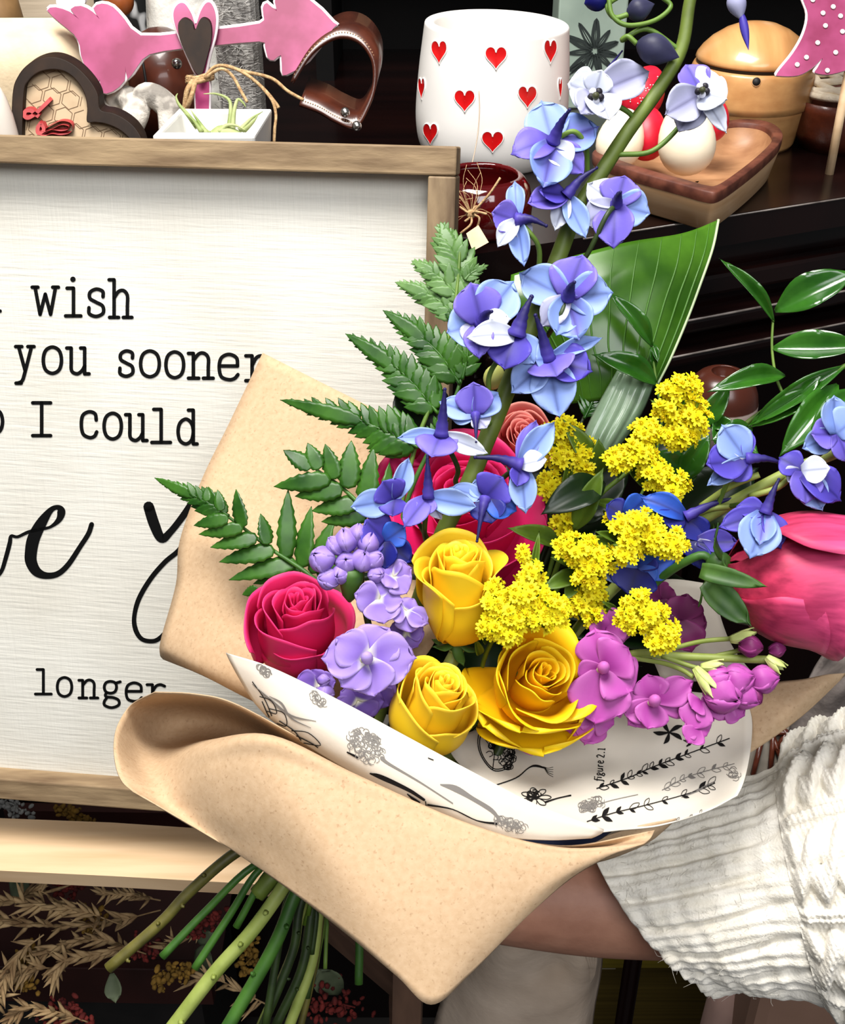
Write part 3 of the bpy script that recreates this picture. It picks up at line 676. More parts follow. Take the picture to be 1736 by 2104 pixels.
# ---- dark leather pouch with snap, behind arrow shaft
lp = thing('leather_pouch', 'glossy dark brown leather pouch behind the pink arrow shaft', 'pouch', base_on(335, 200, 1.02))
cpp = P(335, 150, 1.02); mb = MB()
build('pouch', MB().ball(Vector((cpp.x, cpp.y, ZT + .058)), .040, long=1.45, n=24, m=14), M_LEA2, lp)
build('snap', MB().ball(P(363, 131, .968), .0045), mat('gunmetal_snap', C(180, 176, 170), rough=.2, metal=1), lp)
build('seam', MB().tube(pcrv([(292, 120, .976), (300, 170, .977), (304, 215, .98)], 5), .0012, 6), M_BLK, lp)

# ---- grey furry stocking
M_FUR = mat('grey_fur', C(120, 116, 112), C(196, 192, 186), 0.9, (60, 400, 60), detail=6, ramp=(.3, .7), bump=1.0, bscale=(120, 120, 600), bdist=.003)
fu = MB(); a = P(440, 120, 1.0); b_ = P(528, 120, 1.0)
gf = tag(build('fur_stocking', MB().box((a.x, a.y, ZT), Vector((b_.x - a.x, 0, 0)), Vector((0, .05, 0)), Vector((0, 0, .26))), M_FUR, None, False, bevel=.012), 'grey furry stocking standing behind the arrow shaft', 'stocking')
mb = MB()
for i in range(700):
    x = rng.uniform(a.x, b_.x); zq_ = rng.uniform(ZT, ZT + .25); p = Vector((x, a.y - .0005, zq_)); mb.tube([p, p + Vector((rng.uniform(-.008, .008), -.004, rng.uniform(-.004, .006)))], [.0005, .0001], 3, cap=False)
fs = build('fur', mb, M_FUR, gf)

# ---- clear bag with silver pattern
M_BAG = mat('clear_plastic', C(206, 204, 196), C(236, 234, 226), 0.15, (40, 40, 40), spec=.7, bump=.6, bscale=(50, 50, 50), bdist=.004)
ba = base_on(385, 60, 1.06); mb = MB()
rows = []
for i in range(8):
    t = i / 7; rr = .036 * (1 - .45 * t) ; rows.append([Vector((ba.x + rr * 1.3 * cos(2 * pi * k / 20) * (1 + .08 * sin(5 * k)), ba.y + rr * .8 * sin(2 * pi * k / 20), ZT + .235 * t)) for k in range(20)])
tag(build('plastic_bag', mb.grid(rows, None, True), M_BAG), 'crinkled clear plastic bag behind the dark heart', 'bag')
# ---- black and white patterned stocking
a = P(262, 20, 1.12); tag(build('dark_stocking', MB().lathe(Vector((a.x, a.y, ZT)), [(.03, 0), (.034, .02), (.03, .12), (.026, .25), (.02, .27)], 24), mat('black_white_knit', C(14, 14, 14), C(190, 190, 190), .8, (50, 50, 40), ramp=(.55, .62), detail=1)), 'black knitted stocking with pale flecks behind the arrow fletching', 'stocking')
# ---- orange ball
tag(build('orange_bauble', MB().ball(P(243, 2, 1.06), .014, n=20, m=12), mat('burnt_orange', C(120, 58, 24), C(150, 80, 36), .4, (30, 30, 30))), 'small burnt orange bauble above the arrow fletching', 'bauble')
bpy.data.objects['orange_bauble']
# ---- grey and white knitted rope
kr = thing('knotted_rope', 'grey and white soft knotted rope beneath the arrow fletching', 'rope', base_on(300, 240, .95))
M_ROPE = mat('grey_white_rope', C(130, 124, 116), C(216, 208, 196), .9, (50, 50, 50), detail=2, ramp=(.42, .58), bump=.8, bscale=(400, 400, 400))
for pts, r_ in [([(240, 210, .96), (265, 205, .95), (280, 225, .94), (270, 255, .94), (255, 275, .95), (258, 330, .96)], .011), ([(275, 225, .945), (305, 195, .94), (340, 215, .94), (350, 245, .94), (352, 330, .95)], .010), ([(228, 190, .97), (225, 230, .965), (240, 260, .96), (235, 330, .965)], .013)]:
    build('strand', MB().tube(pcrv(pts, 6), r_, 10), M_ROPE, kr)
# ---- cream cushion
M_CUSH = mat('cream_cloth', C(208, 186, 152), C(220, 200, 170), .85, (40, 40, 40), bump=.3, bscale=(300, 300, 300))
cu = base_on(40, 200, 1.0); rows = []
for i in range(13):
    t = i / 12; hh = .215 * t; rr = (1 - (2 * t - 1) ** 4) ** .5 if 0 < t < 1 else .02
    rows.append([Vector((cu.x - .01 + .105 * cos(2 * pi * k / 32) * (.55 + .45 * rr), cu.y + .045 * sin(2 * pi * k / 32) * rr, ZT + hh * .60)) for k in range(32)])
tag(build('cream_cushion', MB().grid(rows, None, True), M_CUSH), 'plump cream cushion behind the dark heart plaque', 'cushion')
mb = MB(); ww = base_on(4, 280, .86)
tag(build('white_bead', MB().ball(Vector((P(6, 262, .87).x, P(6, 262, .87).y, ZT + .055)), .011, long=5.0, n=16, m=10), mat('pearly_white', C(222, 212, 200), rough=.3)), 'small pearly ornament at the plaque edge by the frame border', 'ornament')
# ---- whitewashed crate of planks
M_PLK = mat('whitewashed_plank', C(170, 152, 128), C(206, 190, 166), .75, (8, 30, 60), ramp=(.3, .7), bump=.4, bscale=(10, 60, 200))
a = P(-60, 60, 1.18); b_ = P(245, 60, 1.18)
wc = thing('plank_crate', 'whitewashed plank crate standing behind the cream cushion', 'crate', (a.x, a.y, ZT))
for k in range(3): build('plank', MB().box((a.x, a.y, ZT + .001 + .085 * k), Vector((b_.x - a.x, 0, 0)), Vector((0, .012, 0)), Vector((0, 0, .082))), M_PLK, wc, False, bevel=.001)
build('plank_end', MB().box((b_.x - .012, a.y + .0125, ZT + .001), Vector((.012, 0, 0)), Vector((0, .12, 0)), Vector((0, 0, .25))), M_PLK, wc, False)
# ---- kraft bottle
kb = base_on(2, 90, 1.08); tag(build('kraft_bottle', MB().lathe(kb, [(.02, 0), (.024, .004), (.025, .10), (.022, .125), (.012, .14), (.011, .19), (.013, .2)], 32), mat('brown_kraft_bottle', C(112, 84, 50), C(134, 102, 64), .6, (40, 40, 40))), 'brown bottle standing before the whitewashed plank crate', 'bottle')
mb = MB()
tb = bvh(bpy.data.objects['kraft_bottle'])
# ---- white wooden heart behind the fletching
tag(build('white_heart', MB().prism([P(145 + 30 * a, 12 - 24 * b, 1.0) for a, b in heart_out(30)], bk * .008), M_EDGE, None, False), 'white wooden heart peeking above the arrow fletching', 'ornament')
bpy.data.objects['white_heart'].location.z += 0

# ================================================================== BELOW THE LEDGE: dried flower arrangement, crate, bags
M_OAT = mat('dried_oat', C(120, 92, 60), C(186, 156, 112), .8, (60, 60, 60))
M_RUST = mat('dried_red_heather', C(70, 16, 14), C(120, 36, 30), .85, (80, 80, 80))
M_MUST = mat('dried_mustard', C(98, 72, 20), C(150, 112, 40), .85, (80, 80, 80))
M_SAGEL = mat('dusty_sage_leaf', C(66, 76, 54), C(104, 114, 86), .7, (30, 30, 30))
M_RBOX = mat('dark_red_box', C(36, 11, 8), C(50, 18, 13), .5, (10, 10, 10))
DB2 = 1.14
bxz = P(280, 2030, DB2).z
a = P(-120, 1985, DB2); b_ = P(430, 2005, DB2)
dx = thing('flower_box', 'dark red wooden box holding dried flowers below the ledge', 'box', (.5 * (a.x + b_.x), a.y, 0))
hz = a.z
build('box_front', MB().box((a.x, a.y, hz - .055), Vector((b_.x - a.x, b_.y - a.y, 0)), Vector((0, .012, 0)), Vector((0, 0, .055))), M_RBOX, dx, False, bevel=.001)
build('box_back', MB().box((a.x, a.y + .2, hz - .055), Vector((b_.x - a.x, b_.y - a.y, 0)), Vector((0, .012, 0)), Vector((0, 0, .055))), M_RBOX, dx, False)
build('box_bottom', MB().box((a.x, a.y + .012, hz - .055), Vector((b_.x - a.x, b_.y - a.y, 0)), Vector((0, .188, 0)), Vector((0, 0, .005))), M_RBOX, dx, False)
build('stand', MB().box((a.x + .02, a.y + .02, 0), Vector((b_.x - a.x - .04, 0, 0)), Vector((0, .16, 0)), Vector((0, 0, hz - .0551))), M_BLK, dx, False)
def grain(mb, p, dirn, L_, r_):
    dirn = dirn.normalized(); mb.tube([p, p + dirn * L_ * .3, p + dirn * L_ * .65, p + dirn * L_], [r_ * .4, r_, r_ * .7, r_ * .08], 6, cap=False)
def oat(pts, n, L_, r_, lab):
    pp = pcrv(pts, 8); o = thing('dried_oat_spray', lab, 'dried flower', pp[0], 'dried oat sprays')
    build('stem', MB().tube(pp, .0008, 5), M_OAT, o)
    mb = MB(); m_ = len(pp)
    for i in range(n):
        t = .15 + .85 * i / n; k = min(m_ - 2, int(t * (m_ - 1))); ax = (pp[k + 1] - pp[k]).normalized()
        sd = Vector((rng.uniform(-1, 1), rng.uniform(-1, 1), rng.uniform(-1, 1))) * .85
        grain(mb, pp[k], ax + sd, L_ * rng.uniform(.7, 1.2), r_)
    build('grains', mb, M_OAT, o)
oat([(330, 1870, 1.12), (200, 1900, 1.09), (60, 1900, 1.07), (-30, 1880, 1.06)], 60, .020, .0022, 'dried oat spray spreading out under the ledge toward the frame border')
oat([(300, 1960, 1.09), (200, 1930, 1.07), (110, 1950, 1.06), (30, 2010, 1.05)], 60, .020, .0022, 'dried oat spray drooping over the dark red box')
oat([(330, 1850, 1.08), (270, 1840, 1.07), (200, 1835, 1.06)], 44, .013, .0016, 'short fluffy dried grass head beside the olive thick stem')
oat([(130, 1990, 1.06), (60, 1990, 1.05), (0, 2010, 1.04), (-40, 2050, 1.04)], 40, .018, .0022, 'dried oat spray at the low corner of the box')
oat([(560, 2070, 1.10), (500, 2040, 1.08), (440, 2010, 1.08), (400, 2015, 1.08)], 26, .022, .002, 'pale dried oat spray behind the thick pale green stem')
oat([(30, 1860, 1.1), (50, 1840, 1.09), (80, 1830, 1.08), (130, 1860, 1.07)], 20, .028, .0018, 'long bladed dried grass spray just under the ledge')
oat([(250, 1900, 1.08), (160, 1870, 1.06), (80, 1860, 1.06), (0, 1850, 1.05)], 50, .020, .0022, 'dried oat spray lying highest of the oats, close under the ledge')
oat([(300, 1930, 1.06), (210, 1960, 1.05), (130, 1975, 1.05), (110, 2010, 1.05)], 50, .019, .0022, 'dried oat spray with drooping grains beside the olive stem end')
oat([(90, 1920, 1.04), (40, 1960, 1.04), (10, 2010, 1.03), (-10, 2070, 1.03)], 40, .018, .0020, 'dried oat spray hanging down along the frame border')
oat([(420, 1900, 1.12), (380, 1930, 1.11), (330, 1950, 1.10)], 26, .016, .0018, 'dim dried oat spray between the green stems')
oat([(180, 2100, 1.05), (120, 2080, 1.04), (60, 2070, 1.04), (20, 2090, 1.04)], 34, .018, .0020, 'dried oat spray at the lowest edge before the red box')
def fluff(name, pts, n, spread, m, lab, grp, sz=.0028):
    pp = pcrv(pts, 8); o = thing(name, lab, 'dried flower', pp[0], grp); build('stem', MB().tube(pp, .0009, 5), m, o); mb = MB()
    for i in range(n):
        k = rng.randrange(len(pp)); p = pp[k] + Vector((rng.gauss(0, 1), rng.gauss(0, 1), rng.gauss(0, 1))) * spread
        mb.ball(p, sz * rng.uniform(.5, 1.1), Vector((rng.gauss(0, 1), rng.gauss(0, 1), rng.gauss(0, 1))), 1.4, 5, 4)
    build('blossoms', mb, m, o)
G2 = 'dried flower tufts'
fluff('dried_mustard_tuft', [(390, 1990, 1.06), (350, 2000, 1.06), (320, 2020, 1.06)], 70, .004, M_MUST, 'mustard dried tuft over the dark red box edge', G2)
fluff('dried_mustard_tuft', [(180, 1690, 1.14), (145, 1670, 1.13), (120, 1665, 1.13)], 60, .003, M_MUST, 'mustard dried tuft in the gap above the ledge', G2)
fluff('dried_mustard_tuft', [(175, 1880, 1.12), (200, 1890, 1.10), (185, 1910, 1.09)], 60, .005, M_MUST, 'mustard dried tuft among the oats below the ledge', G2)
fluff('dried_mustard_tuft', [(60, 1940, 1.08), (45, 2000, 1.07), (60, 2030, 1.06)], 60, .005, M_MUST, 'mustard dried tuft hanging by the low oat sprays', G2)
fluff('dried_mustard_tuft', [(500, 1930, 1.10), (520, 1960, 1.09), (495, 1990, 1.08)], 60, .004, M_MUST, 'mustard dried tuft behind the pale thick stem', G2)
fluff('dried_heather', [(390, 1920, 1.10), (425, 1895, 1.09), (440, 1880, 1.09)], 70, .005, M_RUST, 'dark red dried heather between the two thin green stems', G2)
fluff('dried_heather', [(300, 1960, 1.12), (280, 1950, 1.11), (320, 1945, 1.11)], 60, .005, M_RUST, 'dark red dried heather behind the olive stem end', G2)
fluff('dried_heather', [(100, 2090, 1.06), (130, 2070, 1.06), (170, 2100, 1.06)], 80, .006, M_RUST, 'dark red dried heather at the low edge under the box', G2)
fluff('dried_heather', [(640, 2070, 1.10), (680, 2060, 1.10), (730, 2070, 1.10)], 90, .007, M_RUST, 'dark red dried heather under the kraft paper tip', G2)
fluff('dried_heather', [(80, 1800, 1.14), (120, 1815, 1.13), (160, 1830, 1.13)], 60, .005, M_RUST, 'dark red dried heather tucked right under the ledge', G2)
fluff('dried_white_sprig', [(0, 1660, 1.15), (20, 1650, 1.14), (45, 1665, 1.14)], 50, .006, mat('greyish_white_petals', C(120, 120, 118), C(170, 170, 166), .8, (60, 60, 60)), 'grey white dried sprig in the gap under the sign', G2)
def petal(mb, B, T, wd, N, cup=0.1, cols=None, nu=6, nv=8, ruf=0.0, fold=0.0, tipw=.6, neck=.25, curl=0.0, ph=None, bend=0.0):
    """one petal / leaf blade from base B to tip T; N = side it faces; wd = full width"""
    B = Vector(B); T = Vector(T); ax = T - B; L_ = ax.length; a = ax / L_; N = (N - a * N.dot(a)); N = N.normalized() if N.length > 1e-6 else a.orthogonal().normalized()
    s = a.cross(N); rows = []; cc = []; ph = rng.uniform(0, 6.28) if ph is None else ph
    for j in range(nv + 1):
        v = j / nv
        if v < tipw: w_ = neck + (1 - neck) * sin(pi / 2 * v / tipw)
        else: w_ = sqrt(max(0.0, 1 - ((v - tipw) / (1 - tipw)) ** 2.2))
        w_ = max(w_, .03)
        row = []
        for i in range(nu + 1):
            u = 2.0 * i / nu - 1
            h = cup * L_ * (u * u * w_ * w_ * .6 - 0) + bend * L_ * sin(pi * v) * 1.0 + curl * L_ * v ** 3 + fold * L_ * abs(u) * w_
            h += ruf * L_ * sin(ph + 7 * u + 4 * v) * (abs(u) * .5 + .5 * v) * v
            vv = v * (1 - .12 * u * u * (v > .5)) + ruf * .4 * sin(ph * 2 + 9 * u) * (v ** 4)
            row.append(B + a * (L_ * vv) + s * (u * w_ * wd / 2) + N * h)
            if cols: cc.append(cols(u, v))
        rows.append(row)
    mb.grid(rows, cc if cols else None)
for B_, T_, w_, lab in [((20, 1800, 1.15), (65, 1832, 1.12), .035, 'sage green leaf just under the ledge'), ((230, 2000, 1.06), (238, 2062, 1.05), .016, 'small pale sage leaf hanging from the olive stem end'),
                        ((400, 1960, 1.12), (440, 1985, 1.10), .03, 'sage leaf behind the thin green stems'), ((700, 2040, 1.12), (650, 1990, 1.10), .028, 'dull green leaf below the kraft paper'), ((410, 1940, 1.12), (440, 1915, 1.11), .02, 'dark sage leaf beside the red heather')]:
    mb = MB(); petal(mb, P(*B_), P(*T_), w_, -F, .2, nu=6, nv=8); tag(build('dried_leaf', mb, M_SAGEL, None, solid=.0006), lab, 'leaf', 'dried leaves')
# ---- wooden crate edge behind the kraft paper
M_CR2 = mat('grey_brown_crate', C(74, 52, 40), C(104, 76, 60), .7, (12, 12, 60), ramp=(.3, .7))
cr0 = thing('wooden_crate', 'grey brown wooden crate corner showing under the kraft paper', 'crate', (P(810, 2040, 1.1).x, P(810, 2040, 1.1).y, 0))
a = P(640, 1868, 1.10); b_ = P(812, 2012, 1.02)
build('top_rail', MB().box(a - Vector((0, 0, .03)), b_ - a, Vector((.02, .01, 0)), Vector((0, 0, .03))), M_CR2, cr0, False)
build('corner_post', MB().box((b_.x - .006, b_.y - .002, 0), Vector((.014, 0, 0)), Vector((0, .014, 0)), Vector((0, 0, b_.z - .031))), M_CR2, cr0, False)
# ---- canvas tote
M_TOTE = mat('stone_linen', C(140, 124, 108), C(172, 156, 140), .9, (14, 14, 30), ramp=(.3, .7), bump=.5, bscale=(30, 30, 80), bdist=.004)
DT = .98
to = thing('linen_bag', 'crumpled stone coloured linen bag hanging under the forearm', 'bag', (P(1050, 2060, DT).x, P(1050, 2060, DT).y, 0))
rows = [[P(x, y, DT + dz_) for x, y, dz_ in r] for r in [
    [(1000, 1860, .03), (1080, 1880, .0), (1150, 1905, -.01), (1205, 1930, .0), (1232, 1935, .03)],
    [(960, 1960, .03), (1050, 1960, -.01), (1140, 1975, .005), (1200, 1990, -.005), (1226, 2000, .03)],
    [(910, 2060, .03), (1010, 2050, .0), (1120, 2060, -.01), (1190, 2070, .0), (1212, 2080, .03)],
    [(880, 2180, .03), (1000, 2180, -.01), (1110, 2180, .0), (1180, 2190, -.005), (1200, 2200, .03)]]]
cc_ = [crv([tuple(p) for p in r], 6) for r in rows]; cc_ = list(zip(*[crv(c_, 6) for c_ in zip(*cc_)]))
rows = [[Vector(p) for p in r] for r in cc_]
build('bag_front', MB().grid(rows), M_TOTE, to, solid=.004, offset=-1)
low = [r for r in rows[-1:]][0]
build('bag_lower', MB().grid([low, [Vector((p.x * .97, p.y, .001)) for p in low]]), M_TOTE, to, solid=.004)
build('side_gusset', MB().grid([[r[-1] for r in rows], [r[-1] + Vector((.004, .05, 0)) for r in rows]]), M_TOTE, to, solid=.003)
mb = MB()
for k in range(4): mb.tube(pcrv([(1196 + 7 * k, 1932, DT - .006), (1206 + 6 * k, 1965, DT - .008), (1214 + 2 * k, 2000, DT - .004), (1210, 2020, DT)], 5), .0016, 6)
build('gathered_pleat', mb, M_TOTE, to)
# ---- olive crate stack
M_OLV = mat('olive_boards', C(92, 80, 18), C(116, 102, 30), .5, (3, 3, 160), ramp=(.25, .75))
oc = thing('olive_box', 'olive green boarded box under the sweater cuff', 'box', (P(1350, 2050, 1.3).x, P(1350, 2050, 1.3).y, 0))
DO = 1.30; a = P(1205, 1960, DO); b_ = P(1530, 2000, DO); zc = P(1240, 2020, DO).z
build('upper_box', MB().box((a.x, a.y, zc + .0005), Vector((b_.x - a.x, 0, 0)), Vector((0, .055, 0)), Vector((0, 0, .11))), M_OLV, oc, False, bevel=.002)
build('lower_box', MB().box((a.x, a.y + .004, .0), Vector((b_.x - a.x + .02, 0, 0)), Vector((0, .05, 0)), Vector((0, 0, zc - .001))), mat('dark_olive_boards', C(64, 52, 14), C(92, 76, 30), .5, (3, 3, 200), ramp=(.3, .7)), oc, False, bevel=.002)
build('label_strip', MB().box((a.x + .002, a.y + .0032, zc - .0045), Vector((S(62, DO), 0, 0)), Vector((0, .0006, 0)), Vector((0, 0, .003))), mat('pale_strip', C(168, 160, 140), rough=.6), oc, False)
# ---- tan box at the corner
M_TAN = mat('pinkish_tan_card', C(122, 94, 78), C(134, 104, 88), .7, (8, 8, 8))
a = P(1560, 2040, .94); tag(build('tan_carton', MB().box((a.x, a.y, 0), Vector((.30, 0, 0)), Vector((0, .06, 0)), Vector((0, 0, a.z + .03))), M_TAN, None, False, bevel=.012), 'plain pinkish tan carton under the sweater sleeve', 'box')
a = P(1500, 2030, 1.03); tag(build('pink_cloth', MB().lathe(Vector((a.x + .005, a.y, 0)), [(.026, 0), (.026, .3), (.022, a.z - .02), (.012, a.z + .02), (.002, a.z + .025)], 20), mat('dusty_pink_cloth', C(130, 104, 96), C(150, 122, 112), .85, (30, 30, 10))), 'folded dusty pink cloth between the olive box and tan carton', 'cloth')
# ---- things behind the sleeve: grey garment and wire basket
M_GREYG = mat('grey_gauze', C(84, 76, 72), C(134, 124, 118), .85, (24, 24, 24), bump=.6, bscale=(40, 40, 40), bdist=.006)
gg = thing('grey_scarf', 'crumpled grey gauze scarf behind the sleeve at the frame edge', 'scarf', (P(1690, 1500, .86).x, P(1690, 1500, .86).y, P(1690, 1620, .86).z))
rows = []
for j in range(14):
    t = j / 13; y = 1330 + 330 * t; row = []
    for i in range(10):
        s_ = i / 9; x = 1705 - 85 * sin(pi * min(1, t * .8)) * (1 - t * .3) + s_ * 190 - 30 * t
        row.append(P(x, y, .86 + .012 * sin(9 * s_ + 3 * t) + .008 * sin(14 * t + 4 * s_)))
    rows.append(row)
build('scarf', MB().grid(rows), M_GREYG, gg, solid=.003, subd=1)
wb = thing('patterned_basket', 'white basket with dark crossing bands behind the sleeve', 'basket', (P(1590, 1560, .9).x, P(1590, 1560, .9).y, P(1590, 1700, .9).z - .05))
rows = [[P(x, y, .90) for x in (1500, 1560, 1620, 1690)] for y in (1450, 1540, 1640, 1740)]
build('wall', MB().grid(rows), mat('grey_white_panel', C(120, 112, 100), C(168, 160, 148), .7, (30, 30, 30)), wb, False, solid=.003)
mb = MB()
for p_ in [[(1565, 1520), (1545, 1600)], [(1590, 1500), (1582, 1590)], [(1610, 1500), (1652, 1560)], [(1590, 1520), (1606, 1565)], [(1595, 1540), (1620, 1500)], [(1560, 1505), (1690, 1508)]]:
    mb.tube([P(x, y, .895) for x, y in p_], .0022, 6)
build('dark_band', mb, M_LEA, wb)
# ---- brown pot behind the bouquet
cpz = P(1478, 838, .835)
bp_ = thing('brown_pot', 'round glazed brown pot with a painted pale highlight behind the leafy sprigs', 'pot', cpz - Vector((0, 0, .035)))
cols = []
def potcol(z_): return C(66, 30, 20) if z_ > .006 else C(190, 170, 160)  # pale lower part paints a highlight onto the brown glaze
prof = [(.004, -.032), (.014, -.03), (.022, -.018), (.026, -.004), (.0265, .004), (.026, .008), (.024, .016), (.018, .025), (.010, .029), (.009, .027), (.006, .02)]
prof = crv(prof, 3); build('pot', MB().lathe(cpz, prof, 32, col=[potcol(b) for a, b in prof for _ in range(32)]), mat('brown_glaze_highlit', C(0, 0, 0), attr=True, rough=.25, spec=.5), bp_)
build('pot_stand', MB().lathe(Vector((cpz.x, cpz.y, 0)), [(.05, 0), (.05, .01), (.009, .02), (.009, cpz.z - .045), (.02, cpz.z - .04), (.02, cpz.z - .0325)], 20), M_DARK, bp_)
# ================================================================== PAPERS AROUND THE BOUQUET
M_KRAFT = mat('kraft_paper', C(181, 152, 119), C(190, 162, 130), 0.8, (330, 330, 330), ramp=(.32, .68), spec=.2, bump=.15, bscale=(700, 700, 700), bdist=.0004, speck=(C(158, 128, 97), 560, .60, .80))
def sheet(name, rows, m, parent, th_=0.0006, per=7, label=None):
    rr = sheet_rows(rows, per); return build(name, MB().grid(rr), m, parent, True, solid=th_, label=label)
kp_ = thing('kraft_paper_wrap', 'brown kraft paper wrapped around the bouquet with a folded front corner', 'paper wrap', P(640, 1800, .56))
sheet('back_flap', [
    [(540, 725, .745), (700, 806, .725), (900, 905, .70), (1060, 985, .68)],
    [(470, 872, .74), (640, 930, .715), (840, 1010, .69), (1010, 1070, .67)],
    [(415, 985, .73), (590, 1040, .705), (800, 1090, .68), (980, 1140, .66)],
    [(370, 1110, .715), (520, 1160, .685), (740, 1215, .66), (920, 1260, .64)],
    [(362, 1200, .705), (480, 1240, .675), (690, 1300, .65), (880, 1340, .635)],
    [(332, 1310, .698), (440, 1345, .668), (600, 1395, .645), (800, 1430, .63)],
    [(329, 1343, .705), (415, 1380, .675), (540, 1440, .655), (760, 1520, .635)],
    [(335, 1354, .725), (420, 1389, .695), (545, 1452, .675), (760, 1545, .65)]], M_KRAFT, kp_)
sheet('side_flap', [
    [(1540, 1420, .625), (1590, 1403, .62), (1650, 1396, .615), (1700, 1386, .615), (1737, 1383, .62)],
    [(1500, 1460, .62), (1570, 1448, .61), (1630, 1435, .607), (1685, 1412, .61), (1736, 1385, .62)],
    [(1480, 1520, .62), (1550, 1500, .605), (1610, 1475, .603), (1670, 1440, .61), (1735, 1387, .62)],
    [(1470, 1580, .62), (1530, 1553, .605), (1600, 1507, .605), (1660, 1460, .612), (1734, 1389, .62)]], M_KRAFT, kp_)
sheet('front_flap', [
    [(318, 1422, .592), (400, 1426, .574), (478, 1444, .570), (600, 1508, .578), (760, 1598, .568), (950, 1690, .562), (1150, 1738, .555), (1345, 1706, .55)],
    [(270, 1448, .640), (370, 1454, .675), (470, 1476, .668), (600, 1540, .612), (750, 1612, .59), (930, 1694, .58), (1150, 1745, .565), (1338, 1720, .548)],
    [(242, 1490, .630), (330, 1518, .674), (440, 1518, .660), (590, 1552, .606), (740, 1622, .58), (920, 1698, .572), (1150, 1747, .56), (1330, 1728, .545)],
    [(234, 1530, .604), (310, 1566, .622), (430, 1524, .578), (560, 1512, .548), (740, 1596, .543), (960, 1692, .538), (1150, 1742, .538), (1322, 1734, .54)],
    [(238, 1575, .588), (330, 1615, .588), (440, 1570, .560), (570, 1565, .540), (750, 1640, .535), (965, 1715, .531), (1145, 1756, .534), (1300, 1742, .538)],
    [(250, 1605, .580), (370, 1665, .575), (470, 1660, .553), (600, 1660, .533), (770, 1745, .527), (950, 1800, .524), (1110, 1800, .530), (1250, 1760, .537)],
    [(268, 1622, .575), (420, 1710, .566), (540, 1745, .546), (660, 1780, .528), (800, 1875, .520), (930, 1915, .519), (1060, 1868, .526), (1170, 1806, .536)],
    [(276, 1627, .574), (470, 1742, .560), (600, 1832, .540), (720, 1925, .526), (815, 2005, .518), (885, 2064, .515), (960, 2006, .521), (1075, 1888, .530)]], M_KRAFT, kp_, per=8)
sheet('corner_fold', [
    [(1130, 1752, .575), (1210, 1730, .575), (1300, 1700, .572), (1390, 1682, .575)],
    [(1150, 1768, .58), (1230, 1752, .58), (1310, 1728, .575), (1370, 1700, .578)],
    [(1160, 1780, .60), (1240, 1768, .60), (1310, 1742, .59), (1345, 1722, .585)]], M_KRAFT, kp_)

M_TIS = mat('printed_tissue', C(206, 198, 184), C(216, 209, 198), 0.75, (12, 12, 12), spec=.2, trans=.12, bump=.25, bscale=(60, 60, 60), bdist=.0015)
M_NAVY = mat('navy_liner', C(26, 34, 60), C(40, 48, 76), .5, (30, 30, 30))
tis = thing('tissue_wrap', 'white tissue paper printed with black botanical drawings lining the bouquet', 'tissue paper', P(1100, 1720, .56))
fl = sheet('front_fold', [
    [(464, 1341, .60), (560, 1372, .582), (700, 1440, .566), (830, 1510, .557), (960, 1580, .551), (1100, 1652, .550), (1240, 1704, .552)],
    [(474, 1362, .598), (570, 1415, .578), (705, 1482, .562), (840, 1550, .553), (970, 1617, .548), (1110, 1674, .548), (1240, 1708, .551)],
    [(495, 1400, .596), (585, 1458, .575), (715, 1525, .557), (850, 1595, .549), (985, 1655, .546), (1115, 1697, .547), (1235, 1713, .551)],
    [(520, 1440, .596), (605, 1500, .575), (735, 1570, .556), (865, 1635, .548), (1000, 1690, .545), (1120, 1714, .547), (1225, 1718, .551)],
    [(548, 1472, .60), (625, 1528, .580), (755, 1605, .560), (885, 1665, .551), (1015, 1715, .547), (1120, 1726, .548), (1215, 1722, .552)]], M_TIS, tis, .0004)
ip = sheet('inner_panel', [
    [(915, 1520, .61), (1080, 1470, .635), (1250, 1430, .64), (1400, 1420, .635), (1535, 1440, .612)],
    [(935, 1560, .60), (1090, 1520, .622), (1260, 1485, .63), (1410, 1475, .625), (1545, 1480, .605)],
    [(985, 1605, .588), (1120, 1580, .608), (1280, 1550, .618), (1425, 1530, .614), (1543, 1530, .597)],
    [(1060, 1650, .576), (1170, 1632, .59), (1310, 1610, .602), (1440, 1588, .602), (1536, 1575, .59)],
    [(1130, 1690, .565), (1220, 1680, .575), (1335, 1665, .585), (1450, 1640, .59), (1526, 1612, .583)],
    [(1190, 1716, .558), (1265, 1707, .567), (1355, 1697, .573), (1450, 1668, .577), (1515, 1635, .578)]], M_TIS, tis, .0004)
sheet('navy_liner', [[(1060, 1722, .575), (1130, 1722, .57), (1200, 1716, .57), (1260, 1706, .572)], [(1090, 1738, .575), (1140, 1745, .574), (1190, 1742, .575), (1230, 1728, .576)], [(1100, 1750, .59), (1150, 1760, .59), (1190, 1752, .59), (1225, 1736, .59)]], M_NAVY, tis, .0004)
sheet('side_liner', [[(1300, 1200, .645), (1380, 1190, .645), (1460, 1200, .645)], [(1320, 1300, .645), (1400, 1300, .64), (1500, 1320, .64)], [(1360, 1400, .64), (1450, 1400, .635), (1560, 1400, .632)]], M_TIS, tis, .0004)
tf, ti = bvh(fl), bvh(ip)
M_INKP = mat('printed_ink', C(22, 20, 20), rough=.7, spec=.1); M_INKG = mat('grey_printed_ink', C(112, 108, 104), rough=.7, spec=.1)
def pj(tree):
    last = [None]
    def f(x, y):
        q = on_bvh(tree, x, y, .0006)
        if q is None: return last[0] if last[0] is not None else P(x, y, .55)
        last[0] = q[0]; return q[0]
    return f
jf, ji = pj(tf), pj(ti)
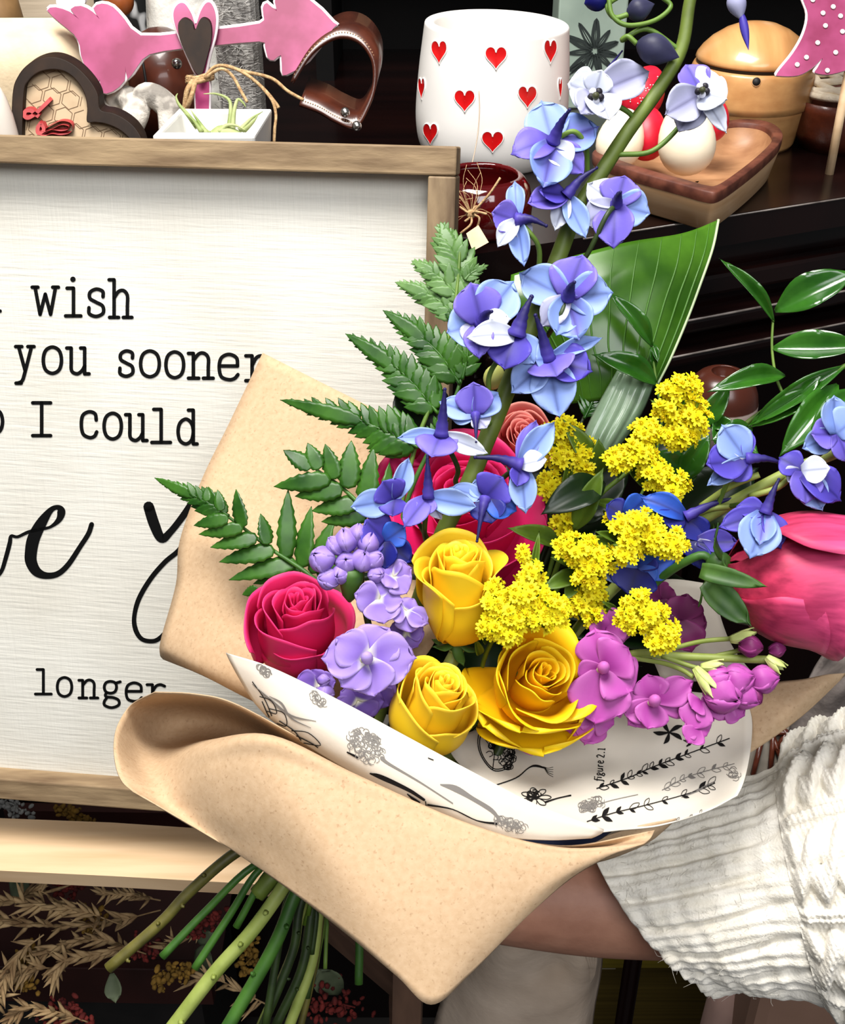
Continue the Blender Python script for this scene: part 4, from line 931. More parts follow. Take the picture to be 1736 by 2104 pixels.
def scribble(mb, cx, cy, rx, ry, rot, n, w_, j, amp=.9):
    for _ in range(n):
        a = rng.uniform(0, 6.28); r_ = sqrt(rng.random()) * amp; x, y = rx * r_ * cos(a), ry * r_ * sin(a); q = []
        b = rng.uniform(0, 6.28)
        for k in range(5): q.append((x + 7 * cos(b + k * 1.1), y + 6 * sin(b + k * 1.1)))
        q = [(cx + x_ * cos(rot) - y_ * sin(rot), cy + x_ * sin(rot) + y_ * cos(rot)) for x_, y_ in q]
        stroke(mb, q, w_, j, 2, caps=False)
def leafy(mb, pts, n, L_, w_, j, lw=1.2, fill=.35):
    stroke(mb, pts, w_, j, 5, caps=False); c_ = crv(pts, 12)
    for i in range(n):
        k = int((i + .5) / n * (len(c_) - 2)); dx, dy = c_[k + 1][0] - c_[k][0], c_[k + 1][1] - c_[k][1]; l = sqrt(dx * dx + dy * dy) or 1; dx, dy = dx / l, dy / l
        for sg_ in (-1, 1):
            a = rng.uniform(.3, .8) * sg_; ex, ey = dx * cos(a) - dy * sin(a), dx * sin(a) + dy * cos(a); l2 = L_ * rng.uniform(.6, 1.2)
            tip = (c_[k][0] + ex * l2, c_[k][1] + ey * l2); nx, ny = -ey * l2 * .22, ex * l2 * .22; md = ((c_[k][0] + tip[0]) / 2, (c_[k][1] + tip[1]) / 2)
            if rng.random() < fill: stroke(mb, [c_[k], md, tip], [1, l2 * .4, 1], j, 4, caps=False)
            else: stroke(mb, [c_[k], (md[0] + nx, md[1] + ny), tip, (md[0] - nx, md[1] - ny)], lw, j, 4, True)
# front fold prints
mb = MB(); scribble(mb, 752, 1532, 46, 30, .75, 90, 1.3, jf); stroke(mb, [(785, 1558), (800, 1570), (860, 1605), (930, 1650)], [8, 5, 3, 2], jf); scribble(mb, 1050, 1694, 40, 11, .32, 40, 1.2, jf)
stroke(mb, [(905, 1612), (935, 1620), (970, 1640), (1010, 1665), (1030, 1690)], [2, 12, 8, 8, 2], jf); scribble(mb, 655, 1437, 18, 8, .7, 16, 1.2, jf); scribble(mb, 545, 1378, 16, 6, .8, 14, 1.4, jf)
stroke(mb, [(520, 1405), (560, 1440), (600, 1470), (650, 1482)], [1, 5, 4, 1], jf); stroke(mb, [(555, 1430), (580, 1445), (600, 1475), (640, 1495)], [1, 4, 3, 1], jf)
build('grey_print', mb, M_INKG, fl, False)
mb = MB(); stroke(mb, [(762, 1588), (785, 1596), (840, 1622), (872, 1642)], [3, 9, 7, 5], jf); stroke(mb, [(838, 1630), (862, 1650), (880, 1665)], [2, 9, 3], jf); stroke(mb, [(842, 1650), (870, 1668), (905, 1672)], [3, 16, 8], jf); stroke(mb, [(875, 1645), (880, 1675)], 2, jf)
stroke(mb, [(880, 1652), (930, 1662), (980, 1685), (1020, 1692)], [4, 2.5, 2.5, 5], jf); stroke(mb, [(848, 1672), (880, 1684), (910, 1690)], [2, 4, 1], jf); stroke(mb, [(715, 1545), (735, 1555)], [3, 5], jf); stroke(mb, [(880, 1558), (890, 1562)], 2, jf)
for q in [[(520, 1400), (545, 1435), (560, 1470)], [(535, 1430), (560, 1440), (570, 1465), (550, 1460)], [(555, 1455), (585, 1465), (590, 1490), (570, 1485)], [(575, 1480), (605, 1500), (620, 1520)], [(600, 1500), (635, 1505), (660, 1530), (625, 1525)], [(610, 1510), (640, 1525), (655, 1535)], [(540, 1440), (560, 1480), (600, 1510)]]: stroke(mb, q, 1.8, jf, 5, caps=False)
build('black_print', mb, M_INKP, fl, False)
# inner panel prints
mb = MB()
for s_ in (1, .9): stroke(mb, [(1018 + s_ * x, 1548 + s_ * y) for x, y in [(-32, -45), (-5, -50), (30, -30), (38, 0), (30, 28), (0, 38), (-22, 20), (-36, -12)]], 2, ji, 5, True)
for a in (-2.3, -.4, 1.7): stroke(mb, [(1016, 1546), (1016 + 34 * cos(a), 1546 + 38 * sin(a))], 1.6, ji)
scribble(mb, 1018, 1545, 16, 22, 0, 16, 1.6, ji); scribble(mb, 1042, 1560, 14, 22, 0, 26, 1.6, ji)
stroke(mb, [(1015, 1616), (1060, 1600), (1085, 1580), (1100, 1575), (1120, 1580)], [2, 2.5, 2.5, 5, 3], ji)
for k in range(5): stroke(mb, [(1116, 1577), (1126, 1580 + k * 3), (1136, 1578 + k * 5)], 1, ji, 3)
for k in range(7):
    a = 2 * pi * k / 7; stroke(mb, [(1100, 1640), (1100 + 22 * cos(a - .3), 1640 + 15 * sin(a - .3)), (1100 + 32 * cos(a), 1640 + 20 * sin(a)), (1100 + 22 * cos(a + .3), 1640 + 15 * sin(a + .3))], 1.6, ji, 4, True)
scribble(mb, 1094, 1636, 16, 8, 0, 12, 2.2, ji); stroke(mb, [(1120, 1650), (1145, 1642), (1172, 1636)], [4, 2.5, 3], ji)
leafy(mb, [(1225, 1622), (1290, 1600), (1340, 1578), (1400, 1555), (1500, 1518)], 13, 19, 2.2, ji, 1.4, .55)
leafy(mb, [(1205, 1690), (1260, 1672), (1330, 1655), (1420, 1630), (1470, 1610)], 9, 22, 1.8, ji, 1.2, .3)
for k in range(5):
    a = 2 * pi * k / 5 + .5; stroke(mb, [(1375, 1506), (1375 + 20 * cos(a), 1506 + 15 * sin(a)), (1375 + 32 * cos(a + .15), 1506 + 24 * sin(a + .15))], [2, 9, 2], ji, 4)
stroke(mb, [(1405, 1522), (1418, 1528), (1412, 1534)], [2, 6, 3], ji)
build('black_print', mb, M_INKP, ip, False)
mb = MB(); scribble(mb, 1215, 1655, 28, 12, -.25, 50, 1.0, ji); stroke(mb, [(1225, 1655), (1260, 1645), (1310, 1634)], 1.2, ji); leafy(mb, [(1360, 1625), (1420, 1595), (1510, 1570)], 7, 18, 1.4, ji, 1, .1)
leafy(mb, [(1380, 1690), (1420, 1680), (1450, 1668)], 3, 12, 1.2, ji, 1, .1); scribble(mb, 1510, 1590, 12, 16, 0, 10, 1, ji); stroke(mb, [(1400, 1640), (1440, 1622), (1470, 1606)], [1, 5, 1], ji)
build('grey_print', mb, M_INKG, ip, False)
# the caption "figure 2.1", reading upwards
SM_ = {'f': [['c', (.9, 1.35), (.6, 1.4), (.45, 1.0), (.3, 0), (.15, -.4), (-.1, -.35)], [(.15, .9), (.8, .9)]], 'i': [[(.3, .95), (.2, .05)], 'dot'],
       'g': [['o', (.5, 1), (.8, .7), (.5, .4), (.2, .7)], ['c', (.3, .4), (.2, .15), (.6, .05), (.7, -.25), (.3, -.45), (0, -.25), (.3, .05)]],
       'u': [['c', (.1, .95), (.05, .2), (.3, 0), (.7, .3)], [(.8, .95), (.7, 0)]], 'r': [[(.2, .95), (.1, 0)], ['c', (.15, .6), (.4, .9), (.7, .9)]],
       'e': [['c', (.1, .5), (.6, .6), (.7, .85), (.4, 1), (.1, .6), (.15, .1), (.5, 0), (.8, .2)]],
       '2': [['c', (.1, 1.1), (.4, 1.4), (.75, 1.1), (.5, .6), (.05, 0)], [(.05, 0), (.8, 0)]], '.': ['pt'], '1': [[(.25, 1.15), (.5, 1.35)], [(.5, 1.35), (.4, 0)], [(.15, 0), (.65, 0)]]}
mb = MB(); t0 = 0
def cap(a, b): return (1233 + 1.5 * (a / 10) - 0.0 - 0 * b + (-b) * 0, 0)
for ch, adv in [('f', 6), ('i', 5), ('g', 9), ('u', 9), ('r', 7), ('e', 12), ('2', 9), ('.', 5), ('1', 8)]:
    def pr(q, t0=t0): # reading direction is up the picture, letters' tops to the left
        a = t0 + q[0] * 7.5; b = q[1] * 11
        return (1236 - b + a * .10, 1607 - a * 1.02)
    for st in SM_[ch]:
        if st == 'dot': disc(mb, *pr((.35, 1.4)), 1.4, 1.4, ji, 8)
        elif st == 'pt': disc(mb, *pr((.2, .05)), 1.4, 1.4, ji, 8)
        elif st[0] == 'c': stroke(mb, [pr(q) for q in st[1:]], 2.0, ji, 4, caps=False)
        elif st[0] == 'o': stroke(mb, [pr(q) for q in st[1:]], 2.0, ji, 4, True)
        else: stroke(mb, [pr(q) for q in st], 2.0, ji, 1, caps=False)
    t0 += adv
build('caption', mb, M_INKP, ip, False)

# ================================================================== PERSON: arm in a cream sweater
M_SKIN = mat('skin', C(150, 104, 84), C(166, 120, 98), .55, (40, 40, 40), bump=.2, bscale=(300, 300, 300))
M_KNIT = mat('cream_wool', C(222, 216, 202), C(234, 229, 218), .95, (80, 80, 80), spec=.15, bump=.5, bscale=(700, 700, 700), bdist=.0012, sheen=.2)
pe = thing('person', 'person in a cream cable knit sweater holding the bouquet, only forearm seen', 'person', P(1736, 1800, .66))
mb = MB()
mb.tube(pcrv([(1700, 1790, .672), (1450, 1835, .685), (1250, 1845, .690), (1080, 1835, .685), (960, 1822, .675)], 6), [.040 - .012 * i / 24 for i in range(25)], 20)
# palm, fingers round the stems, thumb
hw = P(960, 1822, .675)
mb.tube(pcrv([(985, 1824, .678), (920, 1812, .668), (850, 1795, .660), (800, 1780, .656)], 5), [.024, .024, .025, .026, .028, .029, .030, .030, .031, .031, .030, .029, .027, .025, .022, .016], 18)
for k, (y, l_) in enumerate([(1690, .95), (1745, 1.05), (1800, 1.0), (1850, .8)]):
    pts = [(800, y + 30 - 10 * k, .662), (740, y + 5, .664), (710, y - 10, .658), (675, y - 8, .635), (670, y, .605), (690, y + 4, .590), (690 + 55 * l_, y + 8, .588)]
    mb.tube(pcrv(pts, 5), [.0095 - .0028 * i / 30 for i in range(31)], 10)
mb.tube(pcrv([(880, 1775, .655), (810, 1725, .630), (750, 1700, .605), (700, 1690, .592), (660, 1688, .588)], 5), [.013 - .0045 * i / 20 for i in range(21)], 12)
arm = build('body', mb, M_SKIN, pe); rm = arm.modifiers.new('remesh', 'REMESH'); rm.mode = 'VOXEL'; rm.voxel_size = .0032; rm.use_smooth_shade = True
sm = arm.modifiers.new('sm', 'SMOOTH'); sm.factor = .5; sm.iterations = 4
# sleeve: rings along the arm; ribbed cuff then cables
def ring_c(t):   # t 0 = cuff end, 1 = beyond the frame
    px, py, d = cr((1180, 1880, .69), (1340, 1862, .685), (1600, 1815, .665), (1900, 1780, .64), t * 2) if t < .5 else cr((1340, 1862, .685), (1600, 1815, .665), (1900, 1780, .64), (2200, 1750, .60), t * 2 - 1)
    return P(px, py, d)
def ring_r(t): return .0545 + .006 * smooth(t * 2.2) + .016 * smooth((t - .45) * 3)
def sleeve(name, t0, t1, nt, na, disp, tilt0=0.0):
    rows = []
    for i in range(nt + 1):
        t = lerp(t0, t1, i / nt); c_ = ring_c(t); ax = (ring_c(t + .02) - ring_c(t)).normalized()
        b = U - ax * U.dot(ax); b.normalize(); a = b.cross(ax); a.normalize()
        if a.dot(F) > 0: a = -a
        row = []
        for k in range(na):
            th_ = 2 * pi * k / na; sk_ = .020 * (1 - smooth(t * 2.4))
            r_ = ring_r(t) * (1 + .035 * sin(2 * th_ + 5 * t) * 1 + .02 * sin(3 * th_ + 9 * t)) + disp(t, th_, i / nt)
            row.append(c_ + (a * cos(th_) * .9 + b * sin(th_)) * r_ + ax * (-sk_ * sin(th_) * 1.3 - .004 * cos(th_)))
        rows.append(row)
    return rows
def cuff_d(t, th_, s_):
    w_ = sin(th_ * 21 + 1.2 * sin(6 * t)); e = min(1.0, (1 - s_) * 8)
    return (-.0042 * max(0, w_) ** 3 - .0006 * sin(th_ * 63)) * (.35 + .65 * e) + .002 * noise.noise(Vector((t * 20, th_ * 3, 0)))
rows = sleeve('cuff', 0, .60, 70, 336, cuff_d)
inner = [[p + (ring_c(0) - p) * .12 for p in rows[0]], [p + (ring_c(.1) - p) * .14 for p in rows[6]]]
cf = build('ribbed_cuff', MB().grid([inner[1], inner[0]] + rows, None, True), M_KNIT, pe)
def cable_d(t, th_, s_):
    h = 0; per_ = 2 * pi / 9
    q = (th_ % per_) / per_ - .5; zz_ = t * 34
    for ph in (0, pi):
        c_ = .2 * sin(zz_ + ph); h = max(h, (1 - min(1, ((q - c_) / .19) ** 2)) ** .5 * (.75 + .25 * cos(zz_ + ph)))
    edge = max(0, 1 - ((abs(q) - .47) / .05) ** 2) * .5
    st = .0012 * abs(sin(th_ * 70 + 2 * sin(zz_ * 4))) * abs(sin(zz_ * 5 + th_ * 20))
    return .011 * max(h, edge) * smooth(s_ * 12) + st + .002 * noise.noise(Vector((t * 30, th_ * 4, 3)))
build('cable_sleeve', MB().grid(sleeve('cable', .585, 1.0, 110, 480, cable_d), None, True), M_KNIT, pe)
mb = MB()
tcf = bvh(cf)
for i in range(420):
    x, y = rng.uniform(1260, 1600), rng.uniform(1600, 2060); q_ = on_bvh(tcf, x, y, -.0002)
    if q_: 
        dv = Vector((rng.gauss(0, 1), rng.gauss(0, 1), rng.gauss(0, 1))) * .0022 + q_[1] * .002
        mb.tube([q_[0], q_[0] + dv, q_[0] + dv * 1.6 + Vector((rng.gauss(0, .0015), 0, rng.gauss(0, .0015)))], [.00012, .0001, .00005], 3, cap=False)
build('wool_fuzz', mb, M_KNIT, cf)
# ================================================================== FLOWERS: common pieces
M_PETAL = mat('flower_petal', C(0, 0, 0), attr=True, rough=.5, spec=.3, trans=.16, bump=.12, bscale=(500, 500, 500), bdist=.0004)
M_ROSE = mat('rose_petal', C(0, 0, 0), attr=True, rough=.48, spec=.3, trans=.18)
M_ROSEV = mat('veined_rose_petal', (.60, .50, .58, 1), (1, 1, 1, 1), .5, (9, 190, 190), detail=5, ramp=(.36, .60), attr=True, spec=.3, trans=.12)
M_STEM = mat('green_stem', C(74, 104, 34), C(104, 132, 52), .5, (60, 60, 60), spec=.4)
M_STEMP = mat('pale_green_stem', C(122, 136, 60), C(152, 164, 86), .5, (60, 60, 60), spec=.4)
M_STEMB = mat('olive_brown_stem', C(66, 62, 24), C(104, 98, 40), .5, (60, 60, 60), spec=.4)
M_STEMD = mat('dark_green_stem', C(26, 40, 14), C(46, 64, 22), .5, (60, 60, 60), spec=.4)
M_STEMG = mat('bright_green_stem', C(42, 80, 24), C(62, 104, 34), .5, (60, 60, 60), spec=.4)
M_LEAF = mat('fern_leaf', C(26, 66, 12), C(54, 98, 26), .38, (60, 60, 60), spec=.35, trans=.08)
M_FERN2 = mat('pale_fern_leaf', C(66, 104, 46), C(98, 134, 72), .42, (60, 60, 60), spec=.4, trans=.12)
M_GLOSS = mat('glossy_leaf', C(28, 74, 14), C(52, 104, 28), .2, (40, 40, 40), spec=.6, trans=.06, bump=.08, bscale=(30, 30, 300))
M_BROAD = mat('broad_leaf', C(44, 84, 16), C(74, 120, 30), .2, (30, 30, 30), spec=.5, trans=.14)
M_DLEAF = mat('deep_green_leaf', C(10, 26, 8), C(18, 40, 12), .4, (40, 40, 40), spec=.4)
M_GOLDL = mat('goldenrod_leaf', C(70, 96, 24), C(98, 124, 36), .45, (60, 60, 60), spec=.4, trans=.1)
M_SEPAL = mat('rose_sepal', C(40, 74, 24), C(70, 104, 40), .5, (60, 60, 60), trans=.08)

WAIST = (655, 1745, .620)
def stem_path(head, waist, cut, mids=()):
    """head (px,py,d) -> through the tied waist -> visible cut end points"""
    return [head, *mids, waist, *cut]
def tstem(name, pts, r0, r1, m, parent, n=10, per=6):
    pp = pcrv(pts, per); k = len(pp); return build(name, MB().tube(pp, [lerp(r0, r1, i / (k - 1)) for i in range(k)], n), m, parent)

# ------------------------------------------------------------------ roses
def rose(label, px, py, d, rpx, face, cols, roll=0.0, h=1.25, layers=None, opened=.5, sepals=True, inner_n=12, inner_r=.42, group=None, stem=None, seed=1, name='rose', pm=None):
    pm = pm or M_ROSE
    rr = S(rpx, d); c = P(px, py, d); ax = D(*face); rnd = random.Random(seed)
    sx = (R - ax * R.dot(ax)).normalized(); sy = ax.cross(sx)
    base = c - ax * rr * h * .55
    o = thing(name, label, 'rose', base, 'roses in the bouquet')
    inner, mid, edge, basec = cols
    def one(mb, r_, ang, wdt, z0, zt, curl, flare, spiral, hue, nu=14, nv=12, lean=0.0, ruff=1.0):
        rows = []; cc = []; ph = rnd.uniform(0, 6.28)
        for j in range(nv + 1):
            v = j / nv; row = []
            for i in range(nu + 1):
                u = 2 * i / nu - 1
                wv_ = wdt * (.35 + .65 * sin(pi / 2 * min(1, v * 1.5)))
                th = ang + u * wv_
                top = zt - .18 * (zt - z0) * abs(u) ** 2.6 + .014 * ruff * sin(ph + 8 * u) + .035 * exp(-(u / .22) ** 2)
                prof = (1 - (1 - min(1, v * 1.25)) ** 2.2) ** .6
                q = r_ * (.10 + .90 * prof) * (1 + spiral * u)
                q -= r_ * .16 * smooth((v - .45) * 2) * (1 - flare)
                cv_ = max(0, v - .64) / .36; cu_ = curl * (1 + .45 * sin(ph * 3 + 2.3 * u)) * ruff
                q += cu_ * cv_ ** 2 * (1 - .25 * u * u) + lean * v * v
                zz_ = z0 + (top - z0) * v - cu_ * .40 * cv_ ** 2.4
                q += (.010 + .022 * ruff * cv_) * sin(ph + 5 * u + 3 * v) * v
                row.append(base + (sx * cos(th) + sy * sin(th)) * q * rr + ax * zz_ * rr)
                t = smooth(v * 1.3 - .2); col = mixc(basec, mid, t); col = mixc(col, edge, .75 * cv_ ** 1.5); col = mixc(col, inner, hue * (1 - .5 * t)); cc.append(col)
            rows.append(row)
        mb.grid(rows, cc)
    core = MB(); n_in = inner_n
    for k in range(n_in):
        t = k / (n_in - 1); r_ = .05 + inner_r * t ** .9
        one(core, r_, roll + k * 2.4, 2.2 - 1.0 * t, .35 * h * .6, h * (1.0 + .05 * (1 - t)) + rnd.uniform(-.02, .02), .02 + .05 * t, .75, .24, .85 * (1 - .5 * t), 16, 10)
    build('bloom_heart', core, M_ROSE, o, solid=.0004)
    lay = layers or [(.56, 0, 1.2, 1.0, .05), (.62, 2.2, 1.2, 1.0, .07), (.68, 4.3, 1.15, .98, .10), (.78, 1.1, 1.15, .95, .15), (.84, 3.2, 1.1, .93, .18), (.90, 5.3, 1.1, .9, .22)]
    for L_ in lay:
        r_, ang, wd, zt, curl = L_[:5]; mb = MB(); lean = L_[5] if len(L_) > 5 else 0
        one(mb, r_, roll + ang, wd, 0.0, h * zt, curl, opened, .10, .25, 20, 16, lean)
        build('outer_petal', mb, pm, o, solid=.0005)
    if sepals:
        for k in range(5):
            a = roll + k * 2 * pi / 5; dv = sx * cos(a) + sy * sin(a); mb = MB()
            petal(mb, base - ax * rr * .02 + dv * rr * .08, base + dv * rr * .66 + ax * rr * (.10 if k % 2 else -.25), rr * .26, -ax + dv * .5, .1, nu=4, nv=8, tipw=.3, neck=.7, bend=.12)
            build('sepal', mb, M_SEPAL, o, solid=.0006)
        build('hip', MB().ball(base - ax * rr * .1, rr * .17, ax, 1.1, 12, 8), M_SEPAL, o)
    if stem:
        pts, m_, r_ = stem
        pp = [base - ax * rr * .15, base - ax * rr * .45] + [P(*q) for q in pts]
        pp = [Vector(q) for q in crv([tuple(q) for q in pp], 6)]
        s_ = build('stem', MB().tube(pp, r_, 10), m_, o)
        mb = MB()
        vis = [P(*q) for q in crv(pts, 10)]
        for i in range(12, len(vis) - 2, 7):
            dv = Vector((rnd.gauss(0, 1), rnd.gauss(0, 1), rnd.gauss(0, 1))); t_ = (vis[i + 1] - vis[i]).normalized(); dv = (dv - t_ * dv.dot(t_)).normalized()
            if dv.dot(F) > .3: dv = -dv
            mb.tube([vis[i] + dv * r_ * .7, vis[i] + dv * r_ * 1.25 + t_ * r_ * .2, vis[i] + dv * r_ * 1.6 - t_ * r_ * .1], [r_ * .45, r_ * .3, r_ * .22], 7)
        if mb.v: build('node', mb, m_, s_)
    return o
YEL = (C(248, 184, 12), C(249, 208, 26), C(251, 224, 60), C(240, 200, 40))
YEL2 = (C(248, 196, 24), C(246, 206, 30), C(250, 224, 70), C(232, 192, 40))
YEL3 = (C(250, 176, 8), C(250, 204, 14), C(252, 222, 34), C(248, 186, 16))
HOT = (C(206, 16, 76), C(224, 30, 98), C(236, 62, 128), C(186, 34, 80))
HOT2 = (C(216, 26, 88), C(228, 32, 108), C(234, 54, 124), C(206, 26, 90))
COR = (C(226, 90, 100), C(236, 128, 124), C(242, 168, 150), C(220, 90, 90))
DPK = (C(190, 24, 78), C(214, 76, 126), C(228, 84, 136), C(198, 60, 90))
WX = lambda dx, dy, dd=0.0: (WAIST[0] + dx, WAIST[1] + dy, WAIST[2] + dd)
GR = 'roses in the bouquet'
rose('upper yellow rose with bare greenish guard petals beside the lavender stock', 940, 1218, .585, 90, (.03, .87, .49), YEL, 0.0, 2.45,
     [(.54, 0, 1.3, 1.0, .04), (.60, 2.2, 1.3, .96, .05), (.66, 4.3, 1.25, .95, .08), (.74, 1.2, 1.2, .94, .14), (.80, 3.4, 1.2, .80, .07), (.86, 5.2, 1.1, .64, .10), (.84, .2, 1.0, .93, .26), (.92, 1.7, 1.2, 1.03, .14), (.84, 3.3, 1.0, .92, .20)], .45,
     group=None, stem=([(840, 1500, .60), WX(-10, -30), (590, 1810, .606), (520, 1910, .602), (440, 2000, .598), (340, 2130, .594)], M_STEMP, .0038), seed=3)
rose('small yellow rose with tight spiral centre lowest against the tissue paper', 887, 1456, .578, 100, (.30, .74, .60), YEL2, 1.0, 1.95,
     [(.50, 0, 1.3, 1.0, .05), (.56, 2.2, 1.3, .98, .07), (.64, 4.3, 1.25, .96, .10), (.76, 1.4, 1.2, .95, .16), (.86, 4.0, 1.3, .62, .05), (.92, 5.6, 1.3, .74, .10), (.92, 2.6, 1.2, .80, .06)], .4,
     stem=([(840, 1600, .60), WX(10, -20), (610, 1830, .61), (560, 1950, .606), (450, 2140, .602)], M_STEMG, .0036), seed=5)
rose('largest yellow rose, wide open with golden orange heart and curled rim', 1098, 1400, .585, 112, (.24, .42, .875), YEL3, 0.0, 1.5,
     [(.50, -2.0, .9, 1.0, .05), (.55, .6, 1.1, .98, .10), (.62, 2.6, 1.0, 1.0, .08), (.68, -1.2, 1.0, .84, .12, .06), (.76, 2.9, .95, 1.0, .10), (.80, 1.2, 1.1, .96, .22), (.84, -.1, 1.0, .86, .22, .06), (.80, 3.6, 1.1, .94, .12, .04)], .75, inner_n=9, inner_r=.34,
     stem=([(980, 1600, .61), WX(30, -30, .004), (620, 1850, .62), (600, 1960, .618), (530, 2130, .615)], M_STEMD, .0024), seed=9)
rose('hot pink rose with folded front petal beside the kraft back flap', 612, 1290, .612, 112, (.02, .72, .69), HOT, .8, 1.75,
     [(.48, 0, 1.2, 1.0, .03), (.56, 2.3, 1.25, .98, .04), (.64, 4.5, 1.2, .98, .05), (.74, .9, 1.2, .96, .08), (.82, 3.2, 1.2, .88, .06), (.88, 4.1, 1.25, .66, .08), (.94, 5.6, 1.1, .70, .16), (.92, 2.0, 1.1, .84, .14)], .35, inner_n=9, inner_r=.34,
     stem=([(630, 1480, .64), WX(-40, -60, .01), (490, 1748, .615), (390, 1832, .612), (330, 1896, .610), (222, 1990, .606)], M_STEMB, .0030), seed=12)
rose('big hot pink rose behind the low blue delphinium flowers', 958, 1062, .672, 172, (-.03, .50, .86), HOT2, .2, 1.45,
     [(.48, 0, 1.2, 1.0, .05), (.56, 2.3, 1.25, .98, .07), (.66, 4.5, 1.2, .98, .10), (.78, .9, 1.2, .94, .14), (.86, 3.2, 1.2, .90, .16), (.92, 5.0, 1.25, .84, .20), (.96, 2.0, 1.1, .86, .2)], .5,
     stem=([(800, 1500, .65), WX(0, -20, .02), (640, 1870, .635), (620, 1990, .632), (565, 2110, .63)], M_STEMD, .0026), seed=15)
rose('coral pink rose peeking out behind the lower delphinium stem', 1078, 905, .69, 82, (-.1, .45, .88), COR, .5, 1.2, None, .6, stem=([(960, 1300, .67), WX(20, -40, .03), (660, 1880, .645), (645, 1990, .642), (615, 2120, .64)], M_STEMB, .002), seed=18)
rose('long veined pink rose lying sideways at the frame edge', 1650, 1192, .575, 150, (.965, -.20, .16), DPK, 1.3, 1.9,
     [(.50, 0, 1.3, 1.0, .04), (.58, 2.2, 1.3, .98, .06), (.70, 4.3, 1.3, .96, .08), (.86, 1.4, 1.35, .94, .10), (.92, 3.9, 1.35, .90, .05), (.98, 5.5, 1.3, .93, .12), (.96, 2.6, 1.35, .80, .04)], .55,
     stem=([(1300, 1240, .60), (1000, 1560, .615), WX(40, 0, .01), (735, 1900, .615), (737, 2022, .612)], M_STEMG, .0022), seed=21, pm=M_ROSEV)
def outer(rootname, B, T, wpx, cols, N, bend, curl, cup, ruf=.03):
    mb = MB(); petal(mb, P(*B), P(*T), S(wpx, B[2]), N, cup, lambda u, v: mixc(mixc(cols[3], cols[1], smooth(v * 1.4)), cols[2], smooth((v - .7) * 3) * .8), 20, 20, ruf=ruf, tipw=.60, neck=.50, bend=bend, curl=curl)
    build('outer_petal', mb, M_ROSE, bpy.data.objects[rootname], solid=.0005)
outer('rose.002', (1085, 1420, .612), (1118, 1545, .572), 240, YEL3, -F + U * .9, -.13, -.05, .16, .030)
outer('rose.002', (1075, 1415, .612), (998, 1490, .574), 220, YEL3, -F + U * .7 + R * .5, -.14, -.04, .16, .016)
outer('rose.002', (1095, 1415, .612), (1214, 1440, .578), 200, YEL3, -F - R * .7 + U * .3, -.13, -.05, .16, .024)
outer('rose.002', (1095, 1405, .608), (1070, 1500, .562), 220, YEL3, -F + U * .9, -.16, -.03, .16, .014)
outer('rose.004', (1000, 1215, .668), (1118, 1010, .652), 150, HOT2, -F - R * .6, .10, .02, .12, .015)
outer('rose.004', (930, 1215, .668), (800, 930, .668), 170, HOT2, -F + R * .6, .08, .02, .12, .015)
# long sepal lying over the sideways rose
mb = MB(); petal(mb, P(1440, 1172, .56), P(1578, 1206, .548), .009, -F, .1, nu=4, nv=10, tipw=.2, neck=.8, bend=.05)
build('sepal', mb, M_SEPAL, bpy.data.objects['rose.006'], solid=.0006)
mb = MB(); petal(mb, P(1450, 1195, .565), P(1545, 1288, .56), .014, -F, .2, nu=4, nv=10, tipw=.3, neck=.6, bend=-.12)
build('sepal', mb, M_SEPAL, bpy.data.objects['rose.006'], solid=.0006)

